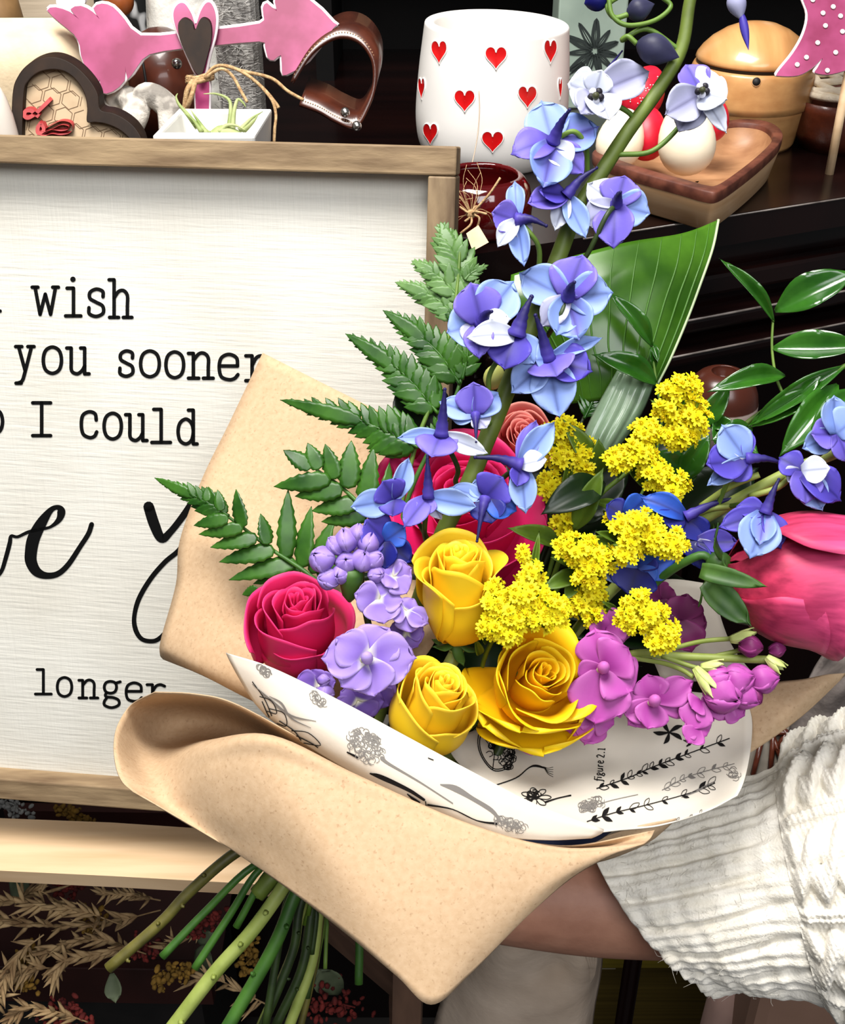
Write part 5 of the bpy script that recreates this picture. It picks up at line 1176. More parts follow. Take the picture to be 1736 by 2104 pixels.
# ------------------------------------------------------------------ delphinium
DC = {'P': (C(86, 72, 176), C(120, 106, 202)), 'V': (C(52, 42, 136), C(84, 72, 180)), 'B': (C(108, 134, 206), C(146, 170, 224)), 'W': (C(198, 204, 226), C(222, 226, 238)),
      'L': (C(148, 148, 186), C(184, 186, 212)), 'D': (C(14, 14, 88), C(30, 36, 128)), 'M': (C(104, 96, 192), C(134, 160, 226)), 'G': (C(38, 38, 62), C(84, 84, 118)), 'K': (C(30, 60, 150), C(52, 96, 196))}
def dfloret(parent, cx, cy, d, pets, spur=None, ped=None, bee=None, name='flower', pm=M_STEM):
    mb = MB(); c = P(cx, cy, d)
    for i, pt in enumerate(pets):
        tx, ty, dd, w_, ck = pt[:5]; c1, c2 = DC[ck]; T = P(tx, ty, d + dd); wd = S(w_, d)
        dark = mixc(c1, C(20, 16, 60), .55); spot = rng.random() < .55
        def cols(u, v, c1=c1, c2=c2, dark=dark, spot=spot):
            col = mixc(c1, c2, smooth(abs(u) * .75 + v * .35)); col = mixc(col, dark, .8 * max(0, 1 - abs(u) * 6.5) * (v < .9)); 
            col = mixc(col, dark, .8 * smooth((.30 - v) * 4))
            if spot: col = mixc(col, dark, .8 * max(0, 1 - ((v - .93) / .06) ** 2 - (u / .22) ** 2))
            return col
        petal(mb, c, T, wd * 1.22, -F + R * rng.uniform(-.35, .35) + U * rng.uniform(-.1, .4), rng.uniform(.10, .3), cols, 12, 14, ruf=.018, tipw=.50, neck=.40, bend=rng.uniform(-.06, .10))
    o = build(name, mb, M_PETAL, parent, solid=.0004)
    if spur:
        sx_, sy_, dd = spur[:3]; w0 = spur[3] if len(spur) > 3 else 24; B = c; T = P(sx_, sy_, d + dd); md = (B + T) / 2 + U * S(6, d) - F * S(4, d)
        pp = [Vector(q) for q in crv([tuple(B), tuple(md), tuple(T)], 7)]; n_ = len(pp)
        smb = MB().tube(pp, [S(w0 / 2, d) * ((1 - i / (n_ - 1)) ** 1.5 * .85 + .22) * (1 + .10 * sin(i * 3.7 + cx)) for i in range(n_)], 10, [mixc(mixc(C(84, 70, 172), C(46, 38, 116), min(1, 2.2 * i / (n_ - 1))), C(28, 24, 70), i / (n_ - 1)) for i in range(n_)])
        smb.ball(pp[-1], S(w0 * .13, d), n=8, m=6, col=C(34, 28, 84))
        build('spur', smb, M_PETAL, o)
    if ped: build('flower_stalk', MB().tube(pcrv([(cx, cy, d + .002)] + ped, 7), S(5.5, d), 8), pm, o)
    if bee:
        bx_, by_, r_ = bee; bm = MB()
        for k in range(5):
            a = k * 1.26 + .3; bm.ball(P(bx_ + r_ * .5 * cos(a), by_ + r_ * .5 * sin(a), d - .005), S(r_ * .42, d), n=8, m=6, col=C(226, 226, 236) if k % 2 else C(36, 32, 40))
        bm.ball(P(bx_, by_, d - .008), S(r_ * .4, d), n=8, m=6, col=C(64, 66, 40)); build('flower_eye', bm, M_PETAL, o)
    return o
dl = thing('delphinium', 'tall blue and purple delphinium spike rising across the bouquet', 'flower', P(950, 1020, .605), 'delphiniums')
main = [(1440, -60, .575), (1418, 0, .58), (1400, 100, .583), (1352, 185, .586), (1290, 270, .588), (1238, 350, .59), (1182, 440, .59), (1150, 520, .592), (1117, 610, .594), (1080, 700, .597), (1042, 800, .60), (995, 915, .603), (960, 1000, .604), (915, 1085, .606), (880, 1180, .618), (820, 1350, .63), WX(5, 0, .005), (575, 1790, .612), (528, 1838, .610)]
pp = pcrv(main, 6); n_ = len(pp); build('stem', MB().tube(pp, [lerp(.0028, .0046, min(1, i / 50)) for i in range(n_)], 12), mat('delphinium_stem', C(78, 92, 32), C(104, 122, 46), .5, (50, 50, 50), spec=.4), dl)
dd_ = .578
dfloret(dl, 1221, 193, .577, [(1335, 146, .01, 68, 'L'), (1166, 172, -.006, 74, 'W'), (1193, 235, -.010, 58, 'L'), (1252, 248, -.008, 66, 'W'), (1236, 143, -.004, 52, 'W')], (1278, 105, .012, 16), [(1290, 230, .585), (1302, 252, .588)], (1224, 197, 20))
dfloret(dl, 1439, 193, .574, [(1366, 236, -.004, 66, 'L'), (1484, 160, -.004, 82, 'W'), (1494, 205, -.010, 66, 'W'), (1394, 272, .004, 58, 'L'), (1408, 132, .004, 56, 'P'), (1493, 274, -.002, 34, 'W')], None, [(1400, 255, .585), (1340, 310, .588), (1270, 318, .588)], (1443, 185, 18))
dfloret(dl, 1135, 293, .576, [(1049, 318, -.004, 68, 'P'), (1116, 386, -.008, 78, 'M'), (1200, 358, .0, 52, 'P'), (1172, 344, -.004, 48, 'W'), (1231, 260, .002, 70, 'M'), (1112, 206, .006, 78, 'B')], (1170, 226, -.012, 30), [(1177, 270, .574), (1203, 300, .580), (1207, 355, .588)])
dfloret(dl, 1163, 402, .576, [(1083, 418, -.004, 54, 'P'), (1140, 474, .0, 34, 'W'), (1204, 490, -.002, 42, 'B'), (1106, 392, -.006, 46, 'V')], (1226, 345, -.004, 26), [(1196, 420, .584)])
dfloret(dl, 1266, 421, .579, [(1284, 360, .0, 72, 'P'), (1206, 376, .004, 58, 'W'), (1200, 462, .002, 58, 'L'), (1260, 512, -.004, 70, 'P'), (1336, 440, .0, 66, 'B'), (1205, 410, .006, 54, 'P')], (1275, 395, -.012, 26), [(1245, 445, .574), (1200, 532, .582), (1152, 563, .592)], pm=M_STEMD)
dfloret(dl, 1062, 452, .576, [(1010, 436, -.004, 56, 'P'), (1058, 372, .006, 32, 'B'), (1022, 508, .0, 34, 'W'), (1077, 548, -.002, 36, 'B'), (1086, 496, .004, 34, 'L')], (1122, 464, -.004, 30), [(1088, 478, .576), (1108, 515, .582), (1103, 592, .594)])
dfloret(dl, 1166, 612, .578, [(1197, 522, .0, 86, 'P'), (1260, 602, -.002, 76, 'B'), (1190, 700, -.006, 74, 'M'), (1143, 690, -.004, 58, 'B'), (1112, 672, .002, 50, 'L'), (1066, 560, .006, 74, 'B')], (1180, 580, -.014, 30), [(1150, 650, .577), (1125, 690, .592)], pm=M_STEMD)
dfloret(dl, 988, 664, .577, [(967, 580, -.002, 88, 'P'), (1056, 578, .004, 80, 'B'), (917, 684, -.002, 78, 'B'), (967, 716, -.004, 58, 'L'), (984, 738, -.006, 52, 'P'), (1050, 656, -.004, 40, 'W')], (1010, 640, -.012, 30), [(1040, 690, .590), (1075, 715, .597)])
dfloret(dl, 1060, 690, .574, [(958, 694, -.004, 48, 'W'), (1036, 760, -.006, 80, 'V'), (1098, 748, .0, 56, 'B')], (1092, 610, -.004, 40), [(1010, 760, .585), (1004, 800, .592), (1008, 838, .600)])
dfloret(dl, 1126, 738, .576, [(1144, 774, -.010, 84, 'P'), (1218, 764, -.004, 76, 'V'), (1150, 860, -.004, 78, 'B'), (1050, 808, .0, 62, 'B'), (1238, 694, .006, 28, 'B'), (1100, 740, -.004, 60, 'B')], (1100, 648, -.010, 32), [(1085, 740, .597)])
dfloret(dl, 977, 852, .582, [(973, 784, -.002, 66, 'P'), (902, 826, .004, 44, 'B'), (924, 856, .004, 36, 'B'), (1024, 806, .004, 52, 'B'), (1000, 880, -.002, 40, 'L')], (978, 908, -.008, 20), [(1000, 870, .595), (1014, 866, .602)])
dfloret(dl, 907, 894, .578, [(816, 900, -.002, 30, 'B'), (886, 940, -.008, 76, 'P'), (1003, 932, -.002, 34, 'W'), (930, 925, -.004, 44, 'P')], (914, 800, -.008, 30), [(940, 960, .59), (936, 990, .6), (950, 1022, .607)], pm=M_STEMD)
dfloret(dl, 1070, 956, .577, [(1140, 866, .0, 46, 'B'), (1102, 862, .004, 40, 'P'), (1080, 1056, -.002, 48, 'B'), (1124, 944, -.004, 40, 'W'), (1062, 1000, -.004, 36, 'V')], (976, 940, -.002, 30), [(1030, 985, .59), (985, 1040, .61)], pm=M_STEMD)
dfloret(dl, 812, 1026, .582, [(720, 1042, .0, 50, 'B'), (786, 988, -.004, 62, 'V'), (840, 940, .002, 36, 'B'), (806, 1062, -.004, 52, 'V'), (820, 975, .004, 34, 'B')], None, [(850, 1060, .6), (880, 1110, .617)], pm=M_STEMD)
dfloret(dl, 880, 1022, .577, [(829, 1084, -.006, 42, 'P'), (980, 1042, -.002, 46, 'B'), (907, 1068, .0, 28, 'L'), (872, 1060, -.004, 36, 'P')], (878, 936, -.006, 26), [(872, 1090, .59), (880, 1130, .625)], pm=M_STEMD)
dfloret(dl, 997, 1022, .579, [(1034, 980, -.002, 72, 'V'), (1062, 1050, .0, 58, 'K'), (922, 1002, .004, 34, 'B'), (1010, 1076, -.004, 62, 'D'), (975, 985, .004, 40, 'B')], (980, 1112, -.006, 24), [(1020, 985, .59), (975, 1045, .612)], pm=M_STEMD)
dfloret(dl, 790, 1112, .584, [(750, 1068, -.004, 70, 'V'), (833, 1082, .0, 48, 'K'), (846, 1156, .0, 50, 'D'), (792, 1170, -.002, 50, 'D'), (742, 1120, .0, 40, 'V')], None, [(830, 1150, .6), (870, 1160, .622)], pm=M_STEMD)
# buds at the tip
def bud(parent, a, b, d, w_, ck, ped):
    c1, c2 = DC[ck]; A = P(*a, d); B = P(*b, d); L_ = (B - A).length
    prof = [(S(w_ / 2, d) * sin(pi * (i / 10) ** .8) + 1e-5, L_ * i / 10) for i in range(11)]
    o = build('bud', MB().lathe(A, prof, 14, B - A, cap=False, col=[mixc(c1, c2, abs(cos(k * .45)) * i / 10) for i in range(11) for k in range(14)]), M_PETAL, parent)
    if ped: build('flower_stalk', MB().tube(pcrv(ped, 7), S(5.5, d), 8), M_STEM, o)
bud(dl, (1305, 88), (1396, 118), .577, 62, 'G', [(1308, 90, .577), (1290, 75, .577), (1280, 82, .58), (1330, 60, .58), (1398, 105, .583)])
bud(dl, (1286, 30), (1345, 8), .578, 46, 'G', [(1290, 30, .578), (1262, 36, .578), (1248, 12, .578), (1270, -6, .58), (1300, -20, .58)])
bud(dl, (1200, 8), (1262, -10), .58, 44, 'D', [(1265, -12, .58), (1330, -40, .58)])
bud(dl, (1505, -20), (1524, 42), .572, 40, 'L', [(1500, -14, .572), (1470, -30, .575), (1440, -40, .577)])
bud(dl, (1522, 20), (1538, 104), .572, 18, 'V', None)
build('green_loop', MB().tube(pcrv([(1250, -10, .576), (1258, 32, .576), (1290, 52, .576), (1345, 42, .578), (1378, 14, .58), (1360, -6, .58)], 7), S(5, .58), 8), M_STEM, dl)

dr_ = thing('delphinium', 'shorter dark blue delphinium leaning out over the sideways pink rose', 'flower', P(1430, 1080, .60), 'delphiniums')
st2 = [(1800, 890, .572), (1736, 922, .575), (1640, 962, .578), (1560, 1002, .583), (1470, 1052, .59), (1380, 1110, .60), (1250, 1220, .615), (1000, 1500, .63), WX(20, -10, .015), (655, 1875, .64), (640, 1980, .638), (590, 2120, .635)]
pp = pcrv(st2, 6); build('stem', MB().tube(pp, .0030, 10), M_STEMP, dr_)
dfloret(dr_, 1532, 942, .57, [(1482, 872, .0, 64, 'B'), (1450, 954, -.004, 70, 'V'), (1452, 998, .0, 34, 'B'), (1541, 882, .004, 24, 'V'), (1500, 880, .004, 36, 'W'), (1500, 990, .0, 50, 'V')], (1618, 956, .0, 26), [(1500, 980, .575), (1470, 1050, .59)])
dfloret(dr_, 1572, 1054, .556, [(1476, 1084, .0, 44, 'V'), (1540, 1148, -.006, 74, 'B'), (1604, 1128, .0, 50, 'V'), (1560, 1120, -.008, 44, 'M'), (1512, 1040, .004, 40, 'V')], (1600, 985, -.002, 26), [(1540, 1036, .57), (1500, 1040, .585)])
dfloret(dr_, 1718, 892, .562, [(1714, 812, .0, 66, 'B'), (1666, 892, -.002, 58, 'P'), (1648, 922, .004, 46, 'B'), (1770, 850, .0, 70, 'B'), (1740, 950, .0, 50, 'P')], None, [(1700, 920, .568), (1660, 950, .576)], pm=M_STEMD)
dfloret(dr_, 1646, 968, .563, [(1706, 962, -.006, 48, 'W'), (1655, 1036, -.004, 60, 'P'), (1690, 1050, -.002, 54, 'B'), (1728, 1030, .0, 64, 'V'), (1618, 990, .0, 42, 'L'), (1600, 940, .004, 50, 'V')], None, None)
dfloret(dr_, 1310, 1168, .594, [(1290, 1222, -.004, 84, 'D'), (1390, 1148, .0, 56, 'K'), (1234, 1184, .002, 38, 'B'), (1342, 1206, -.002, 48, 'K'), (1330, 1130, .0, 60, 'D')], None, [(1350, 1150, .6), (1372, 1114, .6)], pm=M_STEMD)
dfloret(dr_, 1408, 1062, .588, [(1316, 1022, .002, 42, 'K'), (1390, 1100, -.004, 94, 'D'), (1360, 1060, -.002, 60, 'D'), (1440, 1120, .0, 60, 'D')], (1522, 1020, -.002, 24), None)
dfloret(dr_, 1432, 1112, .585, [(1518, 1114, -.002, 44, 'V'), (1474, 1150, .0, 34, 'L'), (1420, 1150, .0, 60, 'D'), (1440, 1170, .002, 40, 'D')], None, None)
dfloret(dr_, 1285, 1060, .60, [(1245, 1036, .0, 46, 'D'), (1255, 1075, .0, 50, 'D'), (1330, 1020, .002, 50, 'K')], None, None)
for q in [[(1500, 1040, .585), (1450, 1048, .588), (1400, 1075, .595)], [(1640, 962, .578), (1600, 1000, .575), (1540, 1020, .58)], [(1560, 975, .575), (1500, 1000, .58), (1440, 1040, .59)]]:
    build('side_stalk', MB().tube(pcrv(q, 6), .0016, 7), M_STEMP, dr_)
# ================================================================== GREENERY
def leaflet(mb, B, T, wd, N, teeth=5, fold=.12, col=None):
    """serrated fern leaflet"""
    B = Vector(B); T = Vector(T); ax = T - B; L_ = ax.length; a = ax / L_; N = (N - a * N.dot(a)).normalized(); s = a.cross(N); rows = []
    n = teeth * 3
    for j in range(n + 1):
        v = j / n; prof = sin(pi * min(1, (v * .92 + .08)) ** .75) ** .8 * (1 - .25 * v)
        saw = 1 - .26 * ((v * teeth) % 1.0) if 0 < j < n else 1
        w_ = max(.015, prof * saw) * wd / 2; row = []
        for u in (-1, -.5, 0, .5, 1):
            row.append(B + a * (L_ * (v + .05 * abs(u) * (1 - v))) + s * (u * w_) + N * (fold * w_ * (abs(u) * 1.2 - u * u * 1.1) + .10 * L_ * sin(pi * v) * .5))
        rows.append(row)
    mb.grid(rows)
def pinna(parent, pts, wpx, n, m, tipn=.9, ang=1.0, name='leaflet', N=None, asym=1.0, start=.06, wr=.54, teeth=4):
    """a pinna: short rachis with paired serrated leaflets that shrink into a pointed tip"""
    N = N or -F; pp = pcrv(pts, 12); k = len(pp); d = pts[0][2]; mb = MB(); n = int(n * 1.15)
    leaflet(mb, pp[int(k * .52)], pp[-1], S(wpx * .50, d), N, 8)
    mb.tube(pp, [.0009 * (1 - .8 * i / (k - 1)) for i in range(k)], 6)
    for i in range(n):
        t = start + (1 - start) * i / n; q = min(k - 2, int(t * (k - 1))); p = pp[q]; a = (pp[q + 1] - pp[q]).normalized(); s = a.cross(N).normalized()
        L_ = S(wpx, d) * (1 - t) ** .62 * (.75 + .25 * min(1, t * 5)) * rng.uniform(.92, 1.08)
        for sg_ in (-1, 1):
            an = .85 * ang * (1 - .35 * t) ; dv = a * cos(an) + s * sg_ * sin(an) + N * rng.uniform(-.15, .15)
            Ls = L_ * (asym if sg_ > 0 else 1)
            leaflet(mb, p, p + dv.normalized() * Ls, Ls * wr, N + s * sg_ * rng.uniform(-.3, .3), teeth)
    leaflet(mb, pp[int(k * .86)], pp[-1], S(wpx * .22, d), N, 4)
    return build(name, mb, m, parent, solid=.0003)
fa = thing('fern_frond', 'pale topped fern frond rising up the sign frame beside the delphinium', 'fern', P(860, 930, .65), 'fern fronds')
tstem('stem', [(946, 500, .665), (938, 600, .66), (915, 720, .655), (885, 830, .65), (850, 930, .65), (800, 1150, .655), (720, 1500, .645), WX(-20, -10, .01), (560, 1800, .616), (525, 1842, .614)], .0008, .002, M_STEM, fa)
pinna(fa, [(955, 600, .66), (940, 540, .664), (920, 500, .667), (905, 456, .67)], 76, 9, M_FERN2, ang=.95)
pinna(fa, [(950, 620, .66), (915, 580, .662), (880, 555, .666), (846, 536, .67)], 58, 8, M_FERN2, ang=.9)
pinna(fa, [(945, 660, .658), (905, 620, .662), (860, 598, .666), (812, 580, .67)], 62, 9, M_FERN2, ang=.9)
pinna(fa, [(955, 575, .66), (970, 560, .66), (1003, 545, .66)], 34, 5, M_FERN2, ang=.9)
pinna(fa, [(948, 640, .655), (965, 600, .655), (985, 575, .655)], 30, 5, M_FERN2, ang=.9)
fb = thing('fern_frond', 'dark fern frond reaching left across the whitewashed sign board', 'fern', P(860, 950, .645), 'fern fronds')
tstem('stem', [(960, 740, .652), (930, 830, .65), (890, 910, .648), (840, 1020, .65), (790, 1200, .655), (700, 1500, .64), WX(-26, -10, .008), (552, 1790, .614), (485, 1905, .612)], .0010, .0020, M_STEMG, fb)
pinna(fb, [(945, 790, .65), (905, 730, .653), (850, 680, .658), (787, 638, .664)], 78, 10, M_LEAF, ang=1.0)
pinna(fb, [(900, 850, .648), (850, 790, .653), (790, 735, .66), (710, 686, .668)], 82, 11, M_LEAF, ang=1.0)
pinna(fb, [(860, 920, .645), (800, 890, .652), (700, 850, .66), (576, 822, .668)], 84, 12, M_LEAF, ang=1.0)
pinna(fb, [(950, 780, .65), (960, 720, .652), (940, 660, .656), (920, 640, .658)], 56, 7, M_LEAF, ang=.9)
pinna(fb, [(880, 930, .647), (900, 880, .65), (915, 820, .652)], 44, 6, M_LEAF, ang=.9)
fc = thing('fern_frond', 'broad fern frond with long toothed leaflets before the kraft back flap', 'fern', P(740, 1070, .64), 'fern fronds')
tstem('stem', [(650, 965, .66), (700, 1000, .652), (750, 1050, .645), (790, 1120, .645), (760, 1350, .65), WX(-30, -10, .012), (535, 1785, .615), (472, 1880, .612), (400, 1990, .608)], .0009, .0022, M_STEMG, fc)
def bigleaf(parent, bx_, by_, tx_, ty_, w_, d0, d1, m=None, teeth=6):
    mb = MB(); leaflet(mb, P(bx_, by_, d0), P(tx_, ty_, d1), S(w_, d0), -F + R * rng.uniform(-.4, .4) + U * rng.uniform(-.1, .5), teeth); build('leaflet', mb, m or M_LEAF, parent, solid=.0003)
for q in [(640, 962, 582, 925, 40), (655, 965, 632, 910, 40), (690, 985, 668, 912, 42), (715, 1005, 722, 905, 52), (750, 1040, 768, 920, 50), (785, 1075, 800, 950, 40), (680, 985, 562, 1000, 44), (705, 1005, 606, 1020, 46), (735, 1035, 640, 1050, 46), (755, 1060, 660, 1072, 40), (780, 1100, 690, 1100, 36)]:
    bigleaf(fc, *q[:4], q[4] * 1.1, .648, .652)
fd = thing('fern_frond', 'long low fern frond pointing past the kraft flap to the black script', 'fern', P(650, 1190, .64), 'fern fronds')
tstem('stem', [(440, 1040, .665), (500, 1085, .657), (560, 1130, .65), (640, 1185, .642), (700, 1250, .645), (690, 1500, .645), WX(-34, 0, .012), (520, 1780, .614), (420, 1875, .610), (333, 1966, .606)], .0008, .0022, M_STEMG, fd)
pinna(fd, [(470, 1060, .66), (430, 1035, .665), (380, 1010, .67), (318, 982, .676)], 56, 9, M_LEAF, ang=.8)
for q in [(425, 1030, 425, 1000, 22), (455, 1050, 447, 1006, 26), (500, 1085, 485, 1005, 36), (550, 1120, 535, 1055, 34), (588, 1150, 592, 1005, 44), (620, 1168, 640, 1040, 44), (640, 1180, 690, 1060, 40), (655, 1190, 725, 1105, 38),
          (470, 1065, 398, 1080, 34), (500, 1085, 408, 1098, 34), (530, 1105, 432, 1125, 40), (565, 1130, 450, 1155, 44), (610, 1155, 470, 1192, 46), (620, 1168, 520, 1200, 40), (530, 1210, 498, 1222, 24), (660, 1195, 600, 1215, 30)]:
    bigleaf(fd, *q[:4], q[4] * 1.1, .648, .652)
fe = thing('fern_frond', 'glossy dark fern frond tip beside the broad leaf behind blue flowers', 'fern', P(1190, 880, .66), 'fern fronds')
tstem('stem', [(1235, 790, .668), (1215, 830, .664), (1190, 880, .66), (1150, 1000, .66), (1000, 1400, .66), WX(0, 10, .02), (650, 1880, .636), (640, 1960, .635)], .0007, .0016, M_STEMD, fe)
pinna(fe, [(1200, 860, .66), (1215, 830, .66), (1230, 800, .662), (1246, 770, .664)], 46, 8, M_GLOSS, ang=1.1, wr=.28)

# ---- broad leaf
bl = thing('broad_leaf', 'broad green leaf with pale edge standing before the dark sideboard', 'leaf', P(1220, 930, .665))
rows = [
    [(1050, 565, .668), (1130, 540, .668), (1280, 500, .668), (1400, 480, .672), (1476, 452, .685)],
    [(1050, 600, .664), (1140, 590, .662), (1270, 565, .66), (1390, 545, .664), (1464, 510, .675)],
    [(1080, 650, .662), (1160, 650, .658), (1265, 640, .656), (1365, 620, .66), (1440, 580, .668)],
    [(1120, 710, .662), (1180, 710, .657), (1260, 705, .655), (1345, 690, .658), (1412, 655, .665)],
    [(1150, 770, .662), (1200, 765, .657), (1265, 760, .655), (1325, 755, .657), (1378, 735, .662)],
    [(1170, 830, .664), (1210, 825, .660), (1260, 820, .658), (1310, 815, .660), (1350, 790, .664)]]
blade = sheet('blade', rows, M_BROAD, bl, .0006, per=8)
rr = sheet_rows(rows, 8); mb = MB()
for k in range(3, len(rr[0]) - 1, 3): mb.tube([r[k] - F * .0004 for r in rr], [.0002 + .0004 * sin(pi * (i + .5) / len(rr)) for i in range(len(rr))], 5)
build('vein', mb, mat('leaf_vein', C(66, 112, 32), rough=.35), blade)
build('pale_margin', MB().tube([r[-1] for r in rr], .0009, 6), mat('pale_leaf_edge', C(176, 192, 150), rough=.4), blade)
tstem('stem', [(1240, 815, .664), (1180, 950, .665), (1000, 1400, .662), WX(10, 10, .02), (655, 1900, .64), (630, 2050, .638)], .0014, .0020, M_STEMD, bl)
b2 = thing('ribbed_leaf', 'shiny ribbed leaf with glare painted pale below the broad leaf beside the goldenrod', 'leaf', P(1230, 930, .65))
rows = [[(1268, 762, .65), (1290, 765, .648), (1320, 775, .648), (1345, 785, .652)], [(1235, 820, .648), (1262, 830, .645), (1295, 838, .646), (1322, 842, .65)], [(1205, 880, .647), (1232, 890, .643), (1262, 898, .644), (1290, 895, .65)], [(1190, 930, .648), (1212, 940, .645), (1235, 945, .647), (1255, 935, .65)]]
rr = sheet_rows(rows, 9); m_ = len(rr[0])
for r in rr:
    for i, p in enumerate(r): r[i] = p - F * (.0016 * abs(sin(i / (m_ - 1) * pi * 4)))
build('blade', MB().grid(rr), mat('ribbed_leaf_glare', C(96, 126, 92), C(160, 182, 154), .2, (30, 30, 30), spec=.6), b2, solid=.0006)  # pale greens paint in the glare on this blade
tstem('stem', [(1225, 925, .65), (1180, 1000, .655), (1000, 1400, .66), WX(4, 14, .022), (645, 1890, .645), (612, 2080, .642)], .0013, .0020, M_STEMD, b2)

# ---- leafy sprigs with glossy pointed leaves
def gleaf(parent, b_, t_, w_, m=None, bend=.08, N=None, fold=.10, cup=.05):
    mb = MB(); d = b_[2]; petal(mb, P(*b_), P(*t_), S(w_, d), N or (-F + U * .3), cup, nu=6, nv=14, tipw=.42, neck=.10, bend=bend, fold=fold)
    build('leaf', mb, m or M_GLOSS, parent, solid=.0004)
g1 = thing('leafy_sprig', 'leafy sprig with long glossy leaves at the frame edge over the dark sideboard', 'sprig', P(1560, 860, .64), 'leafy sprigs')
tstem('stem', [(1588, 655, .645), (1586, 715, .645), (1594, 772, .643), (1612, 818, .64)], .0007, .0009, M_STEM, g1)
tstem('stem', [(1800, 720, .62), (1736, 752, .63), (1612, 818, .64), (1530, 872, .645), (1430, 960, .65), (1250, 1150, .655), (1000, 1450, .66), WX(20, 20, .03), (665, 1890, .65), (650, 1990, .648)], .0014, .0012, M_STEM, g1)
for b_, t_, w_, bd in [((1590, 662, .645), (1477, 530, .635), 30, .03), ((1592, 640, .645), (1760, 560, .63), 74, .05), ((1587, 716, .645), (1775, 712, .625), 66, -.04), ((1612, 772, .643), (1452, 806, .63), 46, .10), ((1736, 752, .63), (1530, 880, .64), 42, .0),
                      ((1720, 790, .632), (1600, 940, .622), 66, .06), ((1690, 800, .635), (1540, 880, .64), 44, .04), ((1760, 800, .625), (1660, 900, .62), 60, .05), ((1480, 858, .645), (1468, 915, .635), 30, .05), ((1545, 880, .643), (1460, 905, .632), 44, .08), ((1600, 850, .64), (1690, 770, .63), 40, .05)]: gleaf(g1, b_, t_, w_, bend=bd)
g2 = thing('leafy_sprig', 'small leafy sprig lying over the broad leaf', 'sprig', P(1350, 870, .648), 'leafy sprigs')
tstem('stem', [(1336, 700, .648), (1342, 740, .648), (1350, 800, .648), (1358, 880, .65), (1300, 1050, .655), (1050, 1450, .66), WX(24, 24, .032), (668, 1885, .652), (655, 1960, .65)], .0006, .0011, M_STEM, g2)
for b_, t_, w_, bd in [((1340, 712, .648), (1250, 600, .64), 38, .06), ((1350, 790, .648), (1215, 728, .638), 52, .10), ((1338, 705, .65), (1352, 745, .645), 16, .05), ((1362, 900, .65), (1440, 790, .64), 36, .04), ((1345, 760, .65), (1335, 715, .645), 14, .03)]: gleaf(g2, b_, t_, w_, M_GLOSS, bd)
g3 = thing('leafy_sprig', 'glossy rounded leaves tucked between goldenrod and blue flowers', 'sprig', P(1390, 1010, .642), 'leafy sprigs')
tstem('stem', [(1450, 850, .645), (1420, 930, .645), (1380, 1010, .645), (1280, 1150, .655), (1020, 1460, .66), WX(28, 26, .034), (672, 1900, .655), (668, 1990, .652)], .0008, .0012, M_STEM, g3)
for b_, t_, w_, bd in [((1400, 985, .643), (1350, 925, .632), 62, .10), ((1395, 990, .643), (1460, 890, .632), 50, .06), ((1440, 880, .645), (1500, 790, .635), 44, .08), ((1450, 870, .645), (1520, 880, .635), 34, .05), ((1400, 1000, .645), (1420, 930, .635), 44, .03), ((1470, 880, .645), (1560, 935, .635), 50, .06), ((1420, 940, .645), (1400, 900, .636), 36, .04)]: gleaf(g3, b_, t_, w_, M_GLOSS, bd)

# ---- added dark leaves, standing in for deep shadow between the flowers
fl_ = thing('leafy_sprig', 'added dark green leaves standing in for deep shade behind the flowers', 'sprig', P(1000, 1450, .665), 'leafy sprigs')
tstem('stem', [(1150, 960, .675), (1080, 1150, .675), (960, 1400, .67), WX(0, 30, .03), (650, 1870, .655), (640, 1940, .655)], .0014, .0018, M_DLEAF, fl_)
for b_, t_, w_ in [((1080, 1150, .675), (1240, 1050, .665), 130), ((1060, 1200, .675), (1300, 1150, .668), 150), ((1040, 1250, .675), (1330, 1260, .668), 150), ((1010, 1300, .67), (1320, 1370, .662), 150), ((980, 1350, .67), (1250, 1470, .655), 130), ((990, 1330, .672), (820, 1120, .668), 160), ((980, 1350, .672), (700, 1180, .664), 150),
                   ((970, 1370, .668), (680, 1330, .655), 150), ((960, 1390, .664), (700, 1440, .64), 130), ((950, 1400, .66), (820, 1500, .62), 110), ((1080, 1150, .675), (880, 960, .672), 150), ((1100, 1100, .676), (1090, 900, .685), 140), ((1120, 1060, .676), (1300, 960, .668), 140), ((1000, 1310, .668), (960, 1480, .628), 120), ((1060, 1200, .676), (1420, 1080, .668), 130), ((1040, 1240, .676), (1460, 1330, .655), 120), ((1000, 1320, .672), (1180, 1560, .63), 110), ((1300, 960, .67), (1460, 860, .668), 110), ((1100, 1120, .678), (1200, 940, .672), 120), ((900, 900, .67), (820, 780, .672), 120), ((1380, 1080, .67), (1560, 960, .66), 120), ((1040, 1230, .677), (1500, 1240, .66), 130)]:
    gleaf(fl_, b_, t_, w_, M_DLEAF, .03, cup=.15)
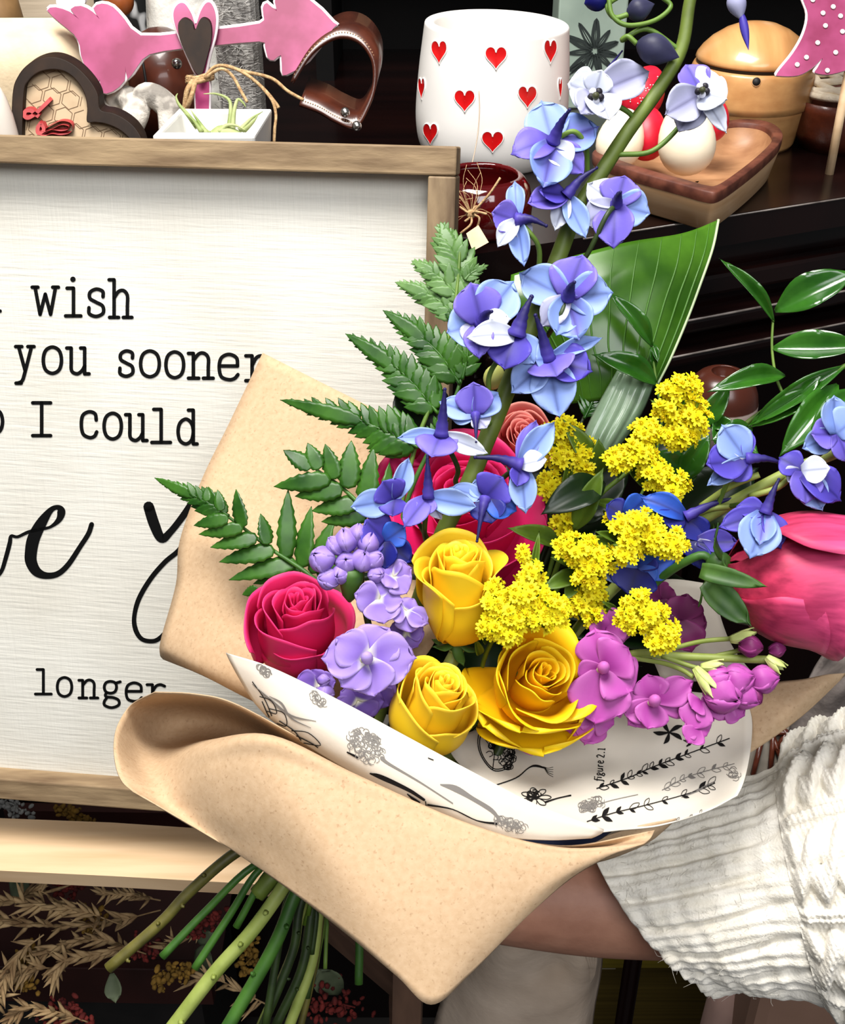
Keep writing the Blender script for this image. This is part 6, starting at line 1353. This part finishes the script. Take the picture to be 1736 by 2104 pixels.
# ================================================================== GOLDENROD
M_GOLD = mat('goldenrod_petal', C(0, 0, 0), attr=True, rough=.6, spec=.2, trans=.1)
def gfloret(mb, c, r_, N, dark=0):
    N = N.normalized(); a = N.orthogonal().normalized(); b = N.cross(a); n = 9; ph = rng.uniform(0, 6)
    c1 = C(226, 206, 10); c2 = C(242, 228, 30)
    for k in range(n):
        t = ph + 2 * pi * k / n; dv = a * cos(t) + b * sin(t); s = N.cross(dv); l = r_ * rng.uniform(.8, 1.1); w_ = r_ * .24; up = N * r_ * rng.uniform(.15, .5)
        v = [c + s * w_ * .4, c - s * w_ * .4, c + dv * l * .6 - s * w_ + up * .7, c + dv * l * .6 + s * w_ + up * .7, c + dv * l - s * w_ * .5 + up, c + dv * l + s * w_ * .5 + up]
        mb.add(v, [(0, 1, 2, 3), (3, 2, 4, 5)], [c1, c1, c2, c2, c2, c2])
    for k in range(4):
        t = ph + k * 1.57; mb.ball(c + N * r_ * .35 + (a * cos(t) + b * sin(t)) * r_ * .2, r_ * .16, N, 1.5, 5, 4, col=C(214, 186, 14))
    mb.tube([c + N * r_ * .1, c - N * r_ * .9], [r_ * .28, r_ * .16], 6, C(120, 140, 30), cap=False)
def gcluster(parent, cx, cy, d, rx, ry, n, base=None, fr=14):
    rx *= .92; ry *= .92; mb = MB(); bp = P(*(base or (cx, cy + ry * .6)), d + .014)
    n = int(n * .9)
    for i in range(n):
        a = i * 2.39996 + rng.uniform(-.3, .3); q = sqrt((i + .5) / n); x, y = cx + rx * q * cos(a), cy + ry * q * sin(a)
        c = P(x, y, d - .010 * (1 - q * q) + rng.uniform(-.003, .003)); N = -F * (1.2 - .5 * q) + R * cos(a) * q * .9 - U * sin(a) * q * .9 + U * .3 + Vector((rng.gauss(0, .2), rng.gauss(0, .2), rng.gauss(0, .2)))
        gfloret(mb, c, S(fr * rng.uniform(.85, 1.2), d), N)
        if i % 2 == 0: mb.tube([bp, (bp + c) / 2 - U * .001, c - N.normalized() * S(fr, d) * .8], [.0006, .0005, .0004], 5, C(96, 124, 34), cap=False)
    return build('flower_head', mb, M_GOLD, parent)
def goldenrod(label, stem, clusters, leaves, mst=M_GOLDL):
    o = thing('goldenrod', label, 'flower', P(*stem[-1]), 'goldenrod sprays'); o['group'] = 'goldenrod sprays'
    tstem('stem', stem, .0010, .0017, mst, o)
    for c_ in clusters: gcluster(o, *c_)
    for b_, t_, w_, bd in leaves: gleaf(o, b_, t_, w_, M_GOLDL, bd)
    return o
goldenrod('tall bright goldenrod spray branching up toward the glossy leaves', [(1400, 810, .618), (1370, 880, .62), (1300, 960, .622), (1230, 1020, .625), (1170, 1100, .63), (1050, 1350, .64), WX(14, -4, .012), (620, 1890, .63)],
    [(1400, 798, .606, 44, 26, 22, (1390, 850)), (1428, 858, .606, 32, 50, 26, (1390, 880)), (1372, 838, .608, 30, 24, 12, (1380, 880)), (1330, 886, .606, 34, 26, 16, (1340, 920)), (1395, 896, .607, 42, 26, 20, (1370, 920)), (1312, 930, .604, 44, 34, 22, (1300, 970)), (1265, 945, .607, 26, 24, 10, (1270, 980)), (1345, 970, .604, 34, 38, 20, (1310, 990)), (1388, 1000, .603, 30, 34, 16, (1340, 1010)), (1262, 1068, .61, 16, 22, 6, (1240, 1050)), (1375, 850, .61, 30, 30, 10, (1380, 890))],
    [((1180, 1090, .62), (1240, 960, .605), 46, .05), ((1290, 960, .62), (1330, 1010, .61), 20, .03), ((1330, 930, .618), (1290, 905, .612), 16, .02), ((1220, 1030, .62), (1310, 1060, .61), 24, .04), ((1380, 870, .618), (1335, 820, .61), 14, .04)])
gleaf(bpy.data.objects['goldenrod'], (1242, 992, .616), (1110, 1058, .600), 72, M_DLEAF, .10)
goldenrod('shaded goldenrod spray beside the coral rose under the curled dark leaf', [(1160, 880, .64), (1160, 960, .64), (1150, 1060, .64), (1120, 1200, .645), (1020, 1400, .645), WX(16, 2, .016), (625, 1900, .634)],
    [(1160, 885, .632, 40, 30, 20, (1150, 920)), (1190, 930, .632, 38, 40, 26, (1160, 960)), (1150, 935, .634, 28, 30, 12, (1150, 980)), (1128, 1000, .63, 24, 34, 16, (1150, 1020)), (1200, 970, .633, 26, 24, 12, (1170, 1000)), (1160, 1070, .63, 26, 30, 12, (1150, 1090)), (1185, 1020, .634, 24, 30, 10, (1160, 1060))],
    [((1160, 970, .64), (1130, 900, .63), 14, .03), ((1155, 1040, .638), (1175, 920, .628), 20, .03), ((1210, 960, .636), (1155, 860, .622), 44, .12), ((1225, 980, .636), (1230, 900, .622), 40, .06)])
goldenrod('bright rounded goldenrod spray in the middle above the yellow roses', [(1205, 1140, .60), (1190, 1200, .605), (1150, 1260, .612), (1080, 1400, .63), (960, 1500, .635), WX(18, 4, .014), (632, 1880, .632)],
    [(1190, 1130, .588, 46, 36, 24, (1190, 1180)), (1228, 1150, .586, 42, 34, 22, (1200, 1180)), (1210, 1186, .588, 34, 22, 14, (1195, 1190)), (1160, 1120, .592, 22, 22, 8, (1180, 1170))],
    [((1190, 1180, .605), (1112, 1212, .592), 36, .08), ((1185, 1190, .605), (1160, 1235, .595), 30, .05), ((1200, 1170, .607), (1130, 1145, .597), 24, .05), ((1150, 1120, .62), (1042, 1085, .60), 40, .06)])
goldenrod('goldenrod spray before the darkest blue delphinium flowers', [(1340, 1100, .59), (1290, 1120, .595), (1220, 1130, .605), (1150, 1200, .62), (1050, 1400, .635), WX(20, 6, .018), (640, 1890, .636)],
    [(1320, 1070, .576, 34, 24, 16, (1310, 1110)), (1300, 1108, .576, 26, 40, 18, (1280, 1120)), (1345, 1106, .574, 34, 30, 18, (1310, 1120)), (1385, 1120, .574, 30, 32, 18, (1330, 1120)), (1290, 1140, .577, 28, 20, 10, (1280, 1125)), (1272, 1078, .58, 14, 22, 6, (1280, 1110))],
    [((1280, 1118, .592), (1222, 1092, .58), 22, .05), ((1260, 1122, .595), (1190, 1110, .585), 26, .05), ((1300, 1125, .59), (1350, 1145, .582), 14, .03)])
goldenrod('wide goldenrod spray resting on top of the largest yellow rose', [(1080, 1240, .58), (1030, 1290, .585), (1000, 1340, .60), (960, 1450, .625), (860, 1550, .63), WX(10, 4, .016), (628, 1880, .634)],
    [(1080, 1225, .564, 52, 26, 22, (1060, 1270)), (1130, 1250, .562, 40, 34, 22, (1090, 1270)), (1060, 1270, .562, 44, 28, 20, (1040, 1290)), (1020, 1250, .566, 34, 32, 16, (1010, 1290)), (1010, 1290, .564, 34, 24, 14, (1000, 1310)), (1110, 1275, .562, 44, 20, 14, (1080, 1285)), (1042, 1305, .562, 30, 20, 10, (1020, 1310)), (1140, 1270, .562, 24, 26, 10, (1100, 1280)), (1090, 1182, .574, 28, 30, 14, (1090, 1220)), (1075, 1138, .578, 14, 13, 5, (1088, 1165)), (1018, 1208, .574, 18, 18, 7, (1030, 1240))],
    [((1000, 1320, .60), (980, 1290, .585), 22, .05), ((985, 1345, .602), (975, 1310, .588), 18, .05), ((1090, 1200, .59), (1108, 1090, .585), 16, .05)])
goldenrod('small dim goldenrod spray above the magenta stock', [(1215, 1230, .61), (1190, 1280, .615), (1120, 1400, .635), (980, 1520, .64), WX(22, 8, .02), (645, 1885, .64)],
    [(1215, 1218, .602, 34, 24, 14, (1215, 1245)), (1190, 1245, .600, 30, 18, 10, (1200, 1260)), (1222, 1268, .598, 26, 20, 10, (1210, 1270))],
    [((1240, 1260, .61), (1250, 1215, .602), 8, .1)])
goldenrod('goldenrod spray hanging over the pale green stock stems', [(1330, 1270, .585), (1260, 1255, .595), (1200, 1270, .61), (1100, 1420, .635), (980, 1540, .64), WX(24, 10, .022), (650, 1890, .642)],
    [(1310, 1235, .575, 34, 22, 14, (1300, 1260)), (1290, 1268, .575, 26, 28, 14, (1280, 1270)), (1340, 1262, .573, 34, 24, 16, (1310, 1270)), (1365, 1305, .572, 34, 34, 22, (1335, 1280)), (1312, 1285, .575, 28, 16, 8, (1290, 1275)), (1350, 1320, .573, 26, 22, 10, (1340, 1295))],
    [((1270, 1258, .595), (1235, 1235, .59), 12, .03)])

# ================================================================== STOCK FLOWERS
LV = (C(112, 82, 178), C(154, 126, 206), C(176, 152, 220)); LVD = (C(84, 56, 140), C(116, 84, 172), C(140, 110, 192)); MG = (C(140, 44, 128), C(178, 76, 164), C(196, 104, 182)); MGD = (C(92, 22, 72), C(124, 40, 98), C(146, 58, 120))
def sfloret(parent, cx, cy, d, tips, pal, eye=True, name='flower', white=True, ruf=.045):
    mb = MB(); c = P(cx, cy, d); a_, b_, e_ = pal
    for t in tips:
        tx, ty, dd, w_ = t[:4]
        def cols(u, v):
            col = mixc(a_, b_, smooth(v * 1.2)); col = mixc(col, e_, smooth((abs(u) - .3) * 1.2) * .8)
            if white: col = mixc(col, C(226, 226, 190), max(0, 1 - v * 4.5))
            return col
        petal(mb, c, P(tx, ty, d + dd), S(w_, d) * 1.2, -F + R * rng.uniform(-.3, .3) + U * rng.uniform(-.1, .4), rng.uniform(.02, .14), cols, 12, 14, ruf=ruf, tipw=.52, neck=.22, bend=rng.uniform(.02, .10))
    o = build(name, mb, M_PETAL, parent, solid=.0004)
    if eye: build('flower_eye', MB().ball(P(cx, cy, d - .006), S(13, d), D(0, .5, 1), 1.5, 12, 8, col=e_).ball(P(cx - 8, cy + 4, d - .004), S(7, d), n=8, m=6, col=C(200, 206, 150)), M_PETAL, o)
    return o
def sbud(parent, cx, cy, d, rpx, ax, pal, lng=1.35):
    mb = MB(); A = D(*ax); c = P(cx, cy, d); s = A.orthogonal().normalized(); q = A.cross(s)
    for k in range(4):
        a = k * pi / 2 + rng.uniform(-.2, .2); dv = s * cos(a) + q * sin(a); rr = S(rpx, d)
        petal(mb, c - A * rr * lng * .8 + dv * rr * .3, c + A * rr * lng + dv * rr * .15, rr * 1.9, dv, -.25, lambda u, v: mixc(mixc(pal[0], pal[1], v), pal[2], abs(u) * .7), 8, 8, ruf=.02, tipw=.55, neck=.5, bend=.38)
    return build('bud', mb, M_PETAL, parent, solid=.0004)
ls_ = thing('stock_flower', 'lavender stock flower stem beside the hot pink rose', 'flower', P(755, 1440, .60), 'stock flowers')
tstem('stem', [(745, 1150, .592), (742, 1200, .597), (752, 1260, .602), (770, 1350, .606), (770, 1450, .61), WX(0, -10), (600, 1830, .612), (580, 1900, .612), (545, 2110, .61)], .0016, .0022, M_STEMD, ls_)
for q in [(663, 1150, 24, (-.5, .4, .7)), (712, 1156, 19, (0, .3, .9)), (745, 1152, 22, (.2, .6, .8)), (712, 1112, 22, (-.2, .9, .4)), (755, 1118, 20, (.4, .9, .3)), (690, 1122, 18, (-.6, .8, .4)), (676, 1190, 20, (-.8, .1, .6)), (768, 1150, 18, (.7, .4, .6)), (735, 1098, 17, (.1, 1, .2)), (700, 1180, 17, (-.3, -.2, .9)), (772, 1180, 16, (.6, 0, .8))]: sbud(ls_, q[0], q[1], .582, q[2], q[3], LV)
build('calyx', MB().lathe(P(720, 1208, .588), [(.001, -.008), (.004, -.004), (.006, .004), (.0065, .009), (.005, .012)], 12, D(.1, 1, .5)), M_SEPAL, ls_)
sfloret(ls_, 780, 1232, .580, [(728, 1220, -.002, 58), (788, 1282, -.004, 66), (828, 1236, 0, 44), (770, 1188, .004, 52)], LV, False)
sfloret(ls_, 808, 1185, .582, [(770, 1158, .002, 40), (800, 1148, .002, 40), (846, 1168, .002, 50), (836, 1220, -.002, 46), (790, 1205, -.004, 40)], LV, False, ruf=.06)
sfloret(ls_, 835, 1255, .580, [(880, 1282, 0, 40), (850, 1230, .002, 36), (800, 1262, 0, 40), (846, 1300, 0, 50)], LV, False, ruf=.07)
sfloret(ls_, 835, 1300, .592, [(858, 1330, 0, 50), (800, 1290, 0, 46), (870, 1290, 0, 40)], LVD, False)
sfloret(ls_, 754, 1352, .568, [(690, 1310, 0, 74), (660, 1352, .002, 76), (800, 1290, .002, 88), (856, 1352, 0, 92), (770, 1432, -.004, 92), (700, 1412, -.002, 74)], LV, True, ruf=.035)
sfloret(ls_, 655, 1405, .592, [(606, 1398, 0, 44), (640, 1376, 0, 40), (690, 1400, -.002, 40), (660, 1440, 0, 50), (625, 1425, 0, 40)], LVD, False, ruf=.05)
sfloret(ls_, 735, 1440, .590, [(700, 1420, 0, 56), (690, 1470, 0, 50), (760, 1480, 0, 60), (790, 1440, 0, 56), (745, 1400, 0, 60)], LVD, False, ruf=.05)
sfloret(ls_, 770, 1420, .592, [(810, 1390, 0, 56), (800, 1450, 0, 56), (740, 1460, 0, 50)], LVD, False)
sbud(ls_, 664, 1398, .585, 9, (1, .1, .5), LV, 1.8); sbud(ls_, 668, 1424, .586, 16, (0, -.2, 1), LV)
ms = thing('stock_flower', 'magenta stock flower stem lying along the printed tissue', 'flower', P(1420, 1380, .60), 'stock flowers')
tstem('stem', [(1590, 1356, .575), (1480, 1352, .582), (1380, 1348, .588), (1300, 1344, .595), (1200, 1380, .61), (1000, 1540, .63), WX(26, 0, .012), (620, 1870, .628), (600, 1960, .626), (535, 2110, .622)], .0020, .0026, M_STEMP, ms)
for q in [[(1300, 1352, .592), (1360, 1362, .586), (1400, 1376, .58), (1425, 1392, .576)], [(1360, 1348, .588), (1430, 1372, .582), (1490, 1384, .578)], [(1370, 1335, .59), (1440, 1318, .584), (1505, 1312, .578)], [(1460, 1350, .584), (1520, 1336, .58), (1540, 1326, .578)]]: build('side_stalk', MB().tube(pcrv(q, 6), .0012, 8), M_STEMP, ms)
M_CALYX = mat('pale_calyx', C(164, 176, 96), C(196, 206, 132), .5, (90, 90, 30))
def calyx(px, py, d, ax, rpx, lng):
    mb = MB(); A = D(*ax); c = P(px, py, d); s = A.orthogonal().normalized(); q = A.cross(s); rr = S(rpx, d)
    for k in range(5):
        a = k * 2 * pi / 5; dv = s * cos(a) + q * sin(a); petal(mb, c + dv * rr * .25, c + A * rr * lng + dv * rr * .8, rr * .9, dv, -.1, nu=4, nv=8, tipw=.4, neck=.6, bend=.05)
    build('calyx', mb, M_CALYX, ms, solid=.0007)
calyx(1428, 1372, .572, (.55, -.75, .3), 22, 3.2); calyx(1440, 1370, .574, (.95, .05, .3), 18, 2.6); calyx(1500, 1314, .576, (.9, .2, .3), 20, 2.8); calyx(1575, 1350, .572, (.7, -.6, .3), 18, 2.4); calyx(1540, 1420, .574, (.3, -.8, .4), 12, 1.8)
sfloret(ms, 1240, 1372, .580, [(1222, 1290, .002, 84), (1292, 1330, -.004, 88), (1302, 1420, -.004, 92), (1222, 1490, -.002, 110), (1188, 1400, .002, 60), (1275, 1475, .0, 70)], MG, True, white=False)
sfloret(ms, 1245, 1290, .592, [(1290, 1275, 0, 60), (1210, 1280, 0, 56), (1250, 1262, 0, 60), (1300, 1300, 0, 50)], MG, False, white=False)
sfloret(ms, 1225, 1470, .588, [(1160, 1500, 0, 60), (1200, 1530, 0, 60), (1260, 1490, 0, 60), (1185, 1460, 0, 60)], MG, False, white=False, ruf=.06)
sfloret(ms, 1090, 1510, .60, [(1030, 1490, 0, 60), (1060, 1535, -.002, 60), (1130, 1520, 0, 60), (1150, 1490, 0, 60)], MG, False, white=False, ruf=.06)
sfloret(ms, 1345, 1440, .578, [(1330, 1385, 0, 64), (1425, 1400, -.002, 54), (1440, 1446, 0, 56), (1330, 1498, -.004, 64), (1270, 1452, .002, 70), (1290, 1490, .002, 60)], MG, True, white=False)
sfloret(ms, 1440, 1440, .574, [(1418, 1500, -.002, 60), (1465, 1482, 0, 56), (1420, 1455, -.004, 46), (1480, 1450, .002, 50)], MG, False, white=False)
sfloret(ms, 1435, 1495, .572, [(1412, 1526, -.002, 46), (1452, 1512, 0, 44), (1405, 1500, 0, 40)], MG, False, white=False, ruf=.05)
sfloret(ms, 1490, 1445, .574, [(1530, 1470, 0, 56), (1480, 1480, 0, 50), (1450, 1460, 0, 50)], MG, False, white=False)
for q in [(1484, 1424, 36, (.5, -.2, .8)), (1512, 1398, 30, (.8, .3, .5)), (1530, 1430, 24, (.8, -.4, .6)), (1478, 1398, 26, (.4, .5, .7)), (1566, 1396, 26, (.9, .2, .5)), (1548, 1430, 16, (.6, -.7, .5)), (1540, 1328, 20, (1, -.1, .3)), (1595, 1335, 14, (1, .2, .3))]: sbud(ms, q[0], q[1], .572, q[2], q[3], MG if q[2] > 20 else MGD)
md = thing('stock_flower', 'magenta stock blossom painted dark for shade between goldenrod and the sideways rose', 'flower', P(1400, 1300, .62), 'stock flowers')
sfloret(md, 1400, 1275, .612, [(1412, 1220, 0, 66), (1452, 1278, .0, 62), (1420, 1340, 0, 66), (1375, 1300, 0, 56), (1440, 1320, .004, 60)], MGD, False, white=False)  # darkened magenta palette carries the shade around this blossom
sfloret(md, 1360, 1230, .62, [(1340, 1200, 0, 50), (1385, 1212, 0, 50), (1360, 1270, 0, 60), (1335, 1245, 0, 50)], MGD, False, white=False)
tstem('stem', [(1400, 1290, .615), (1350, 1330, .625), (1200, 1420, .635), (1000, 1570, .64), WX(30, 10, .02), (640, 1870, .638), (625, 1950, .638)], .0016, .0018, M_STEMD, md)
# small pale bud by the delphinium stem
bp2 = thing('pale_bud', 'small yellow green bud beside the delphinium stem', 'bud', P(1015, 790, .62))
build('bud', MB().ball(P(1015, 775, .615), S(22, .615), D(.3, .9, .4), 1.2, 14, 10), mat('yellow_green_bud', C(170, 176, 84), C(206, 206, 130), .5, (60, 60, 60)), bp2)
build('stem', MB().tube(pcrv([(1012, 795, .617), (1000, 850, .63), (960, 1000, .65), (900, 1200, .655), WX(0, 0, .024)], 6), .0011, 7), M_STEM, bp2)
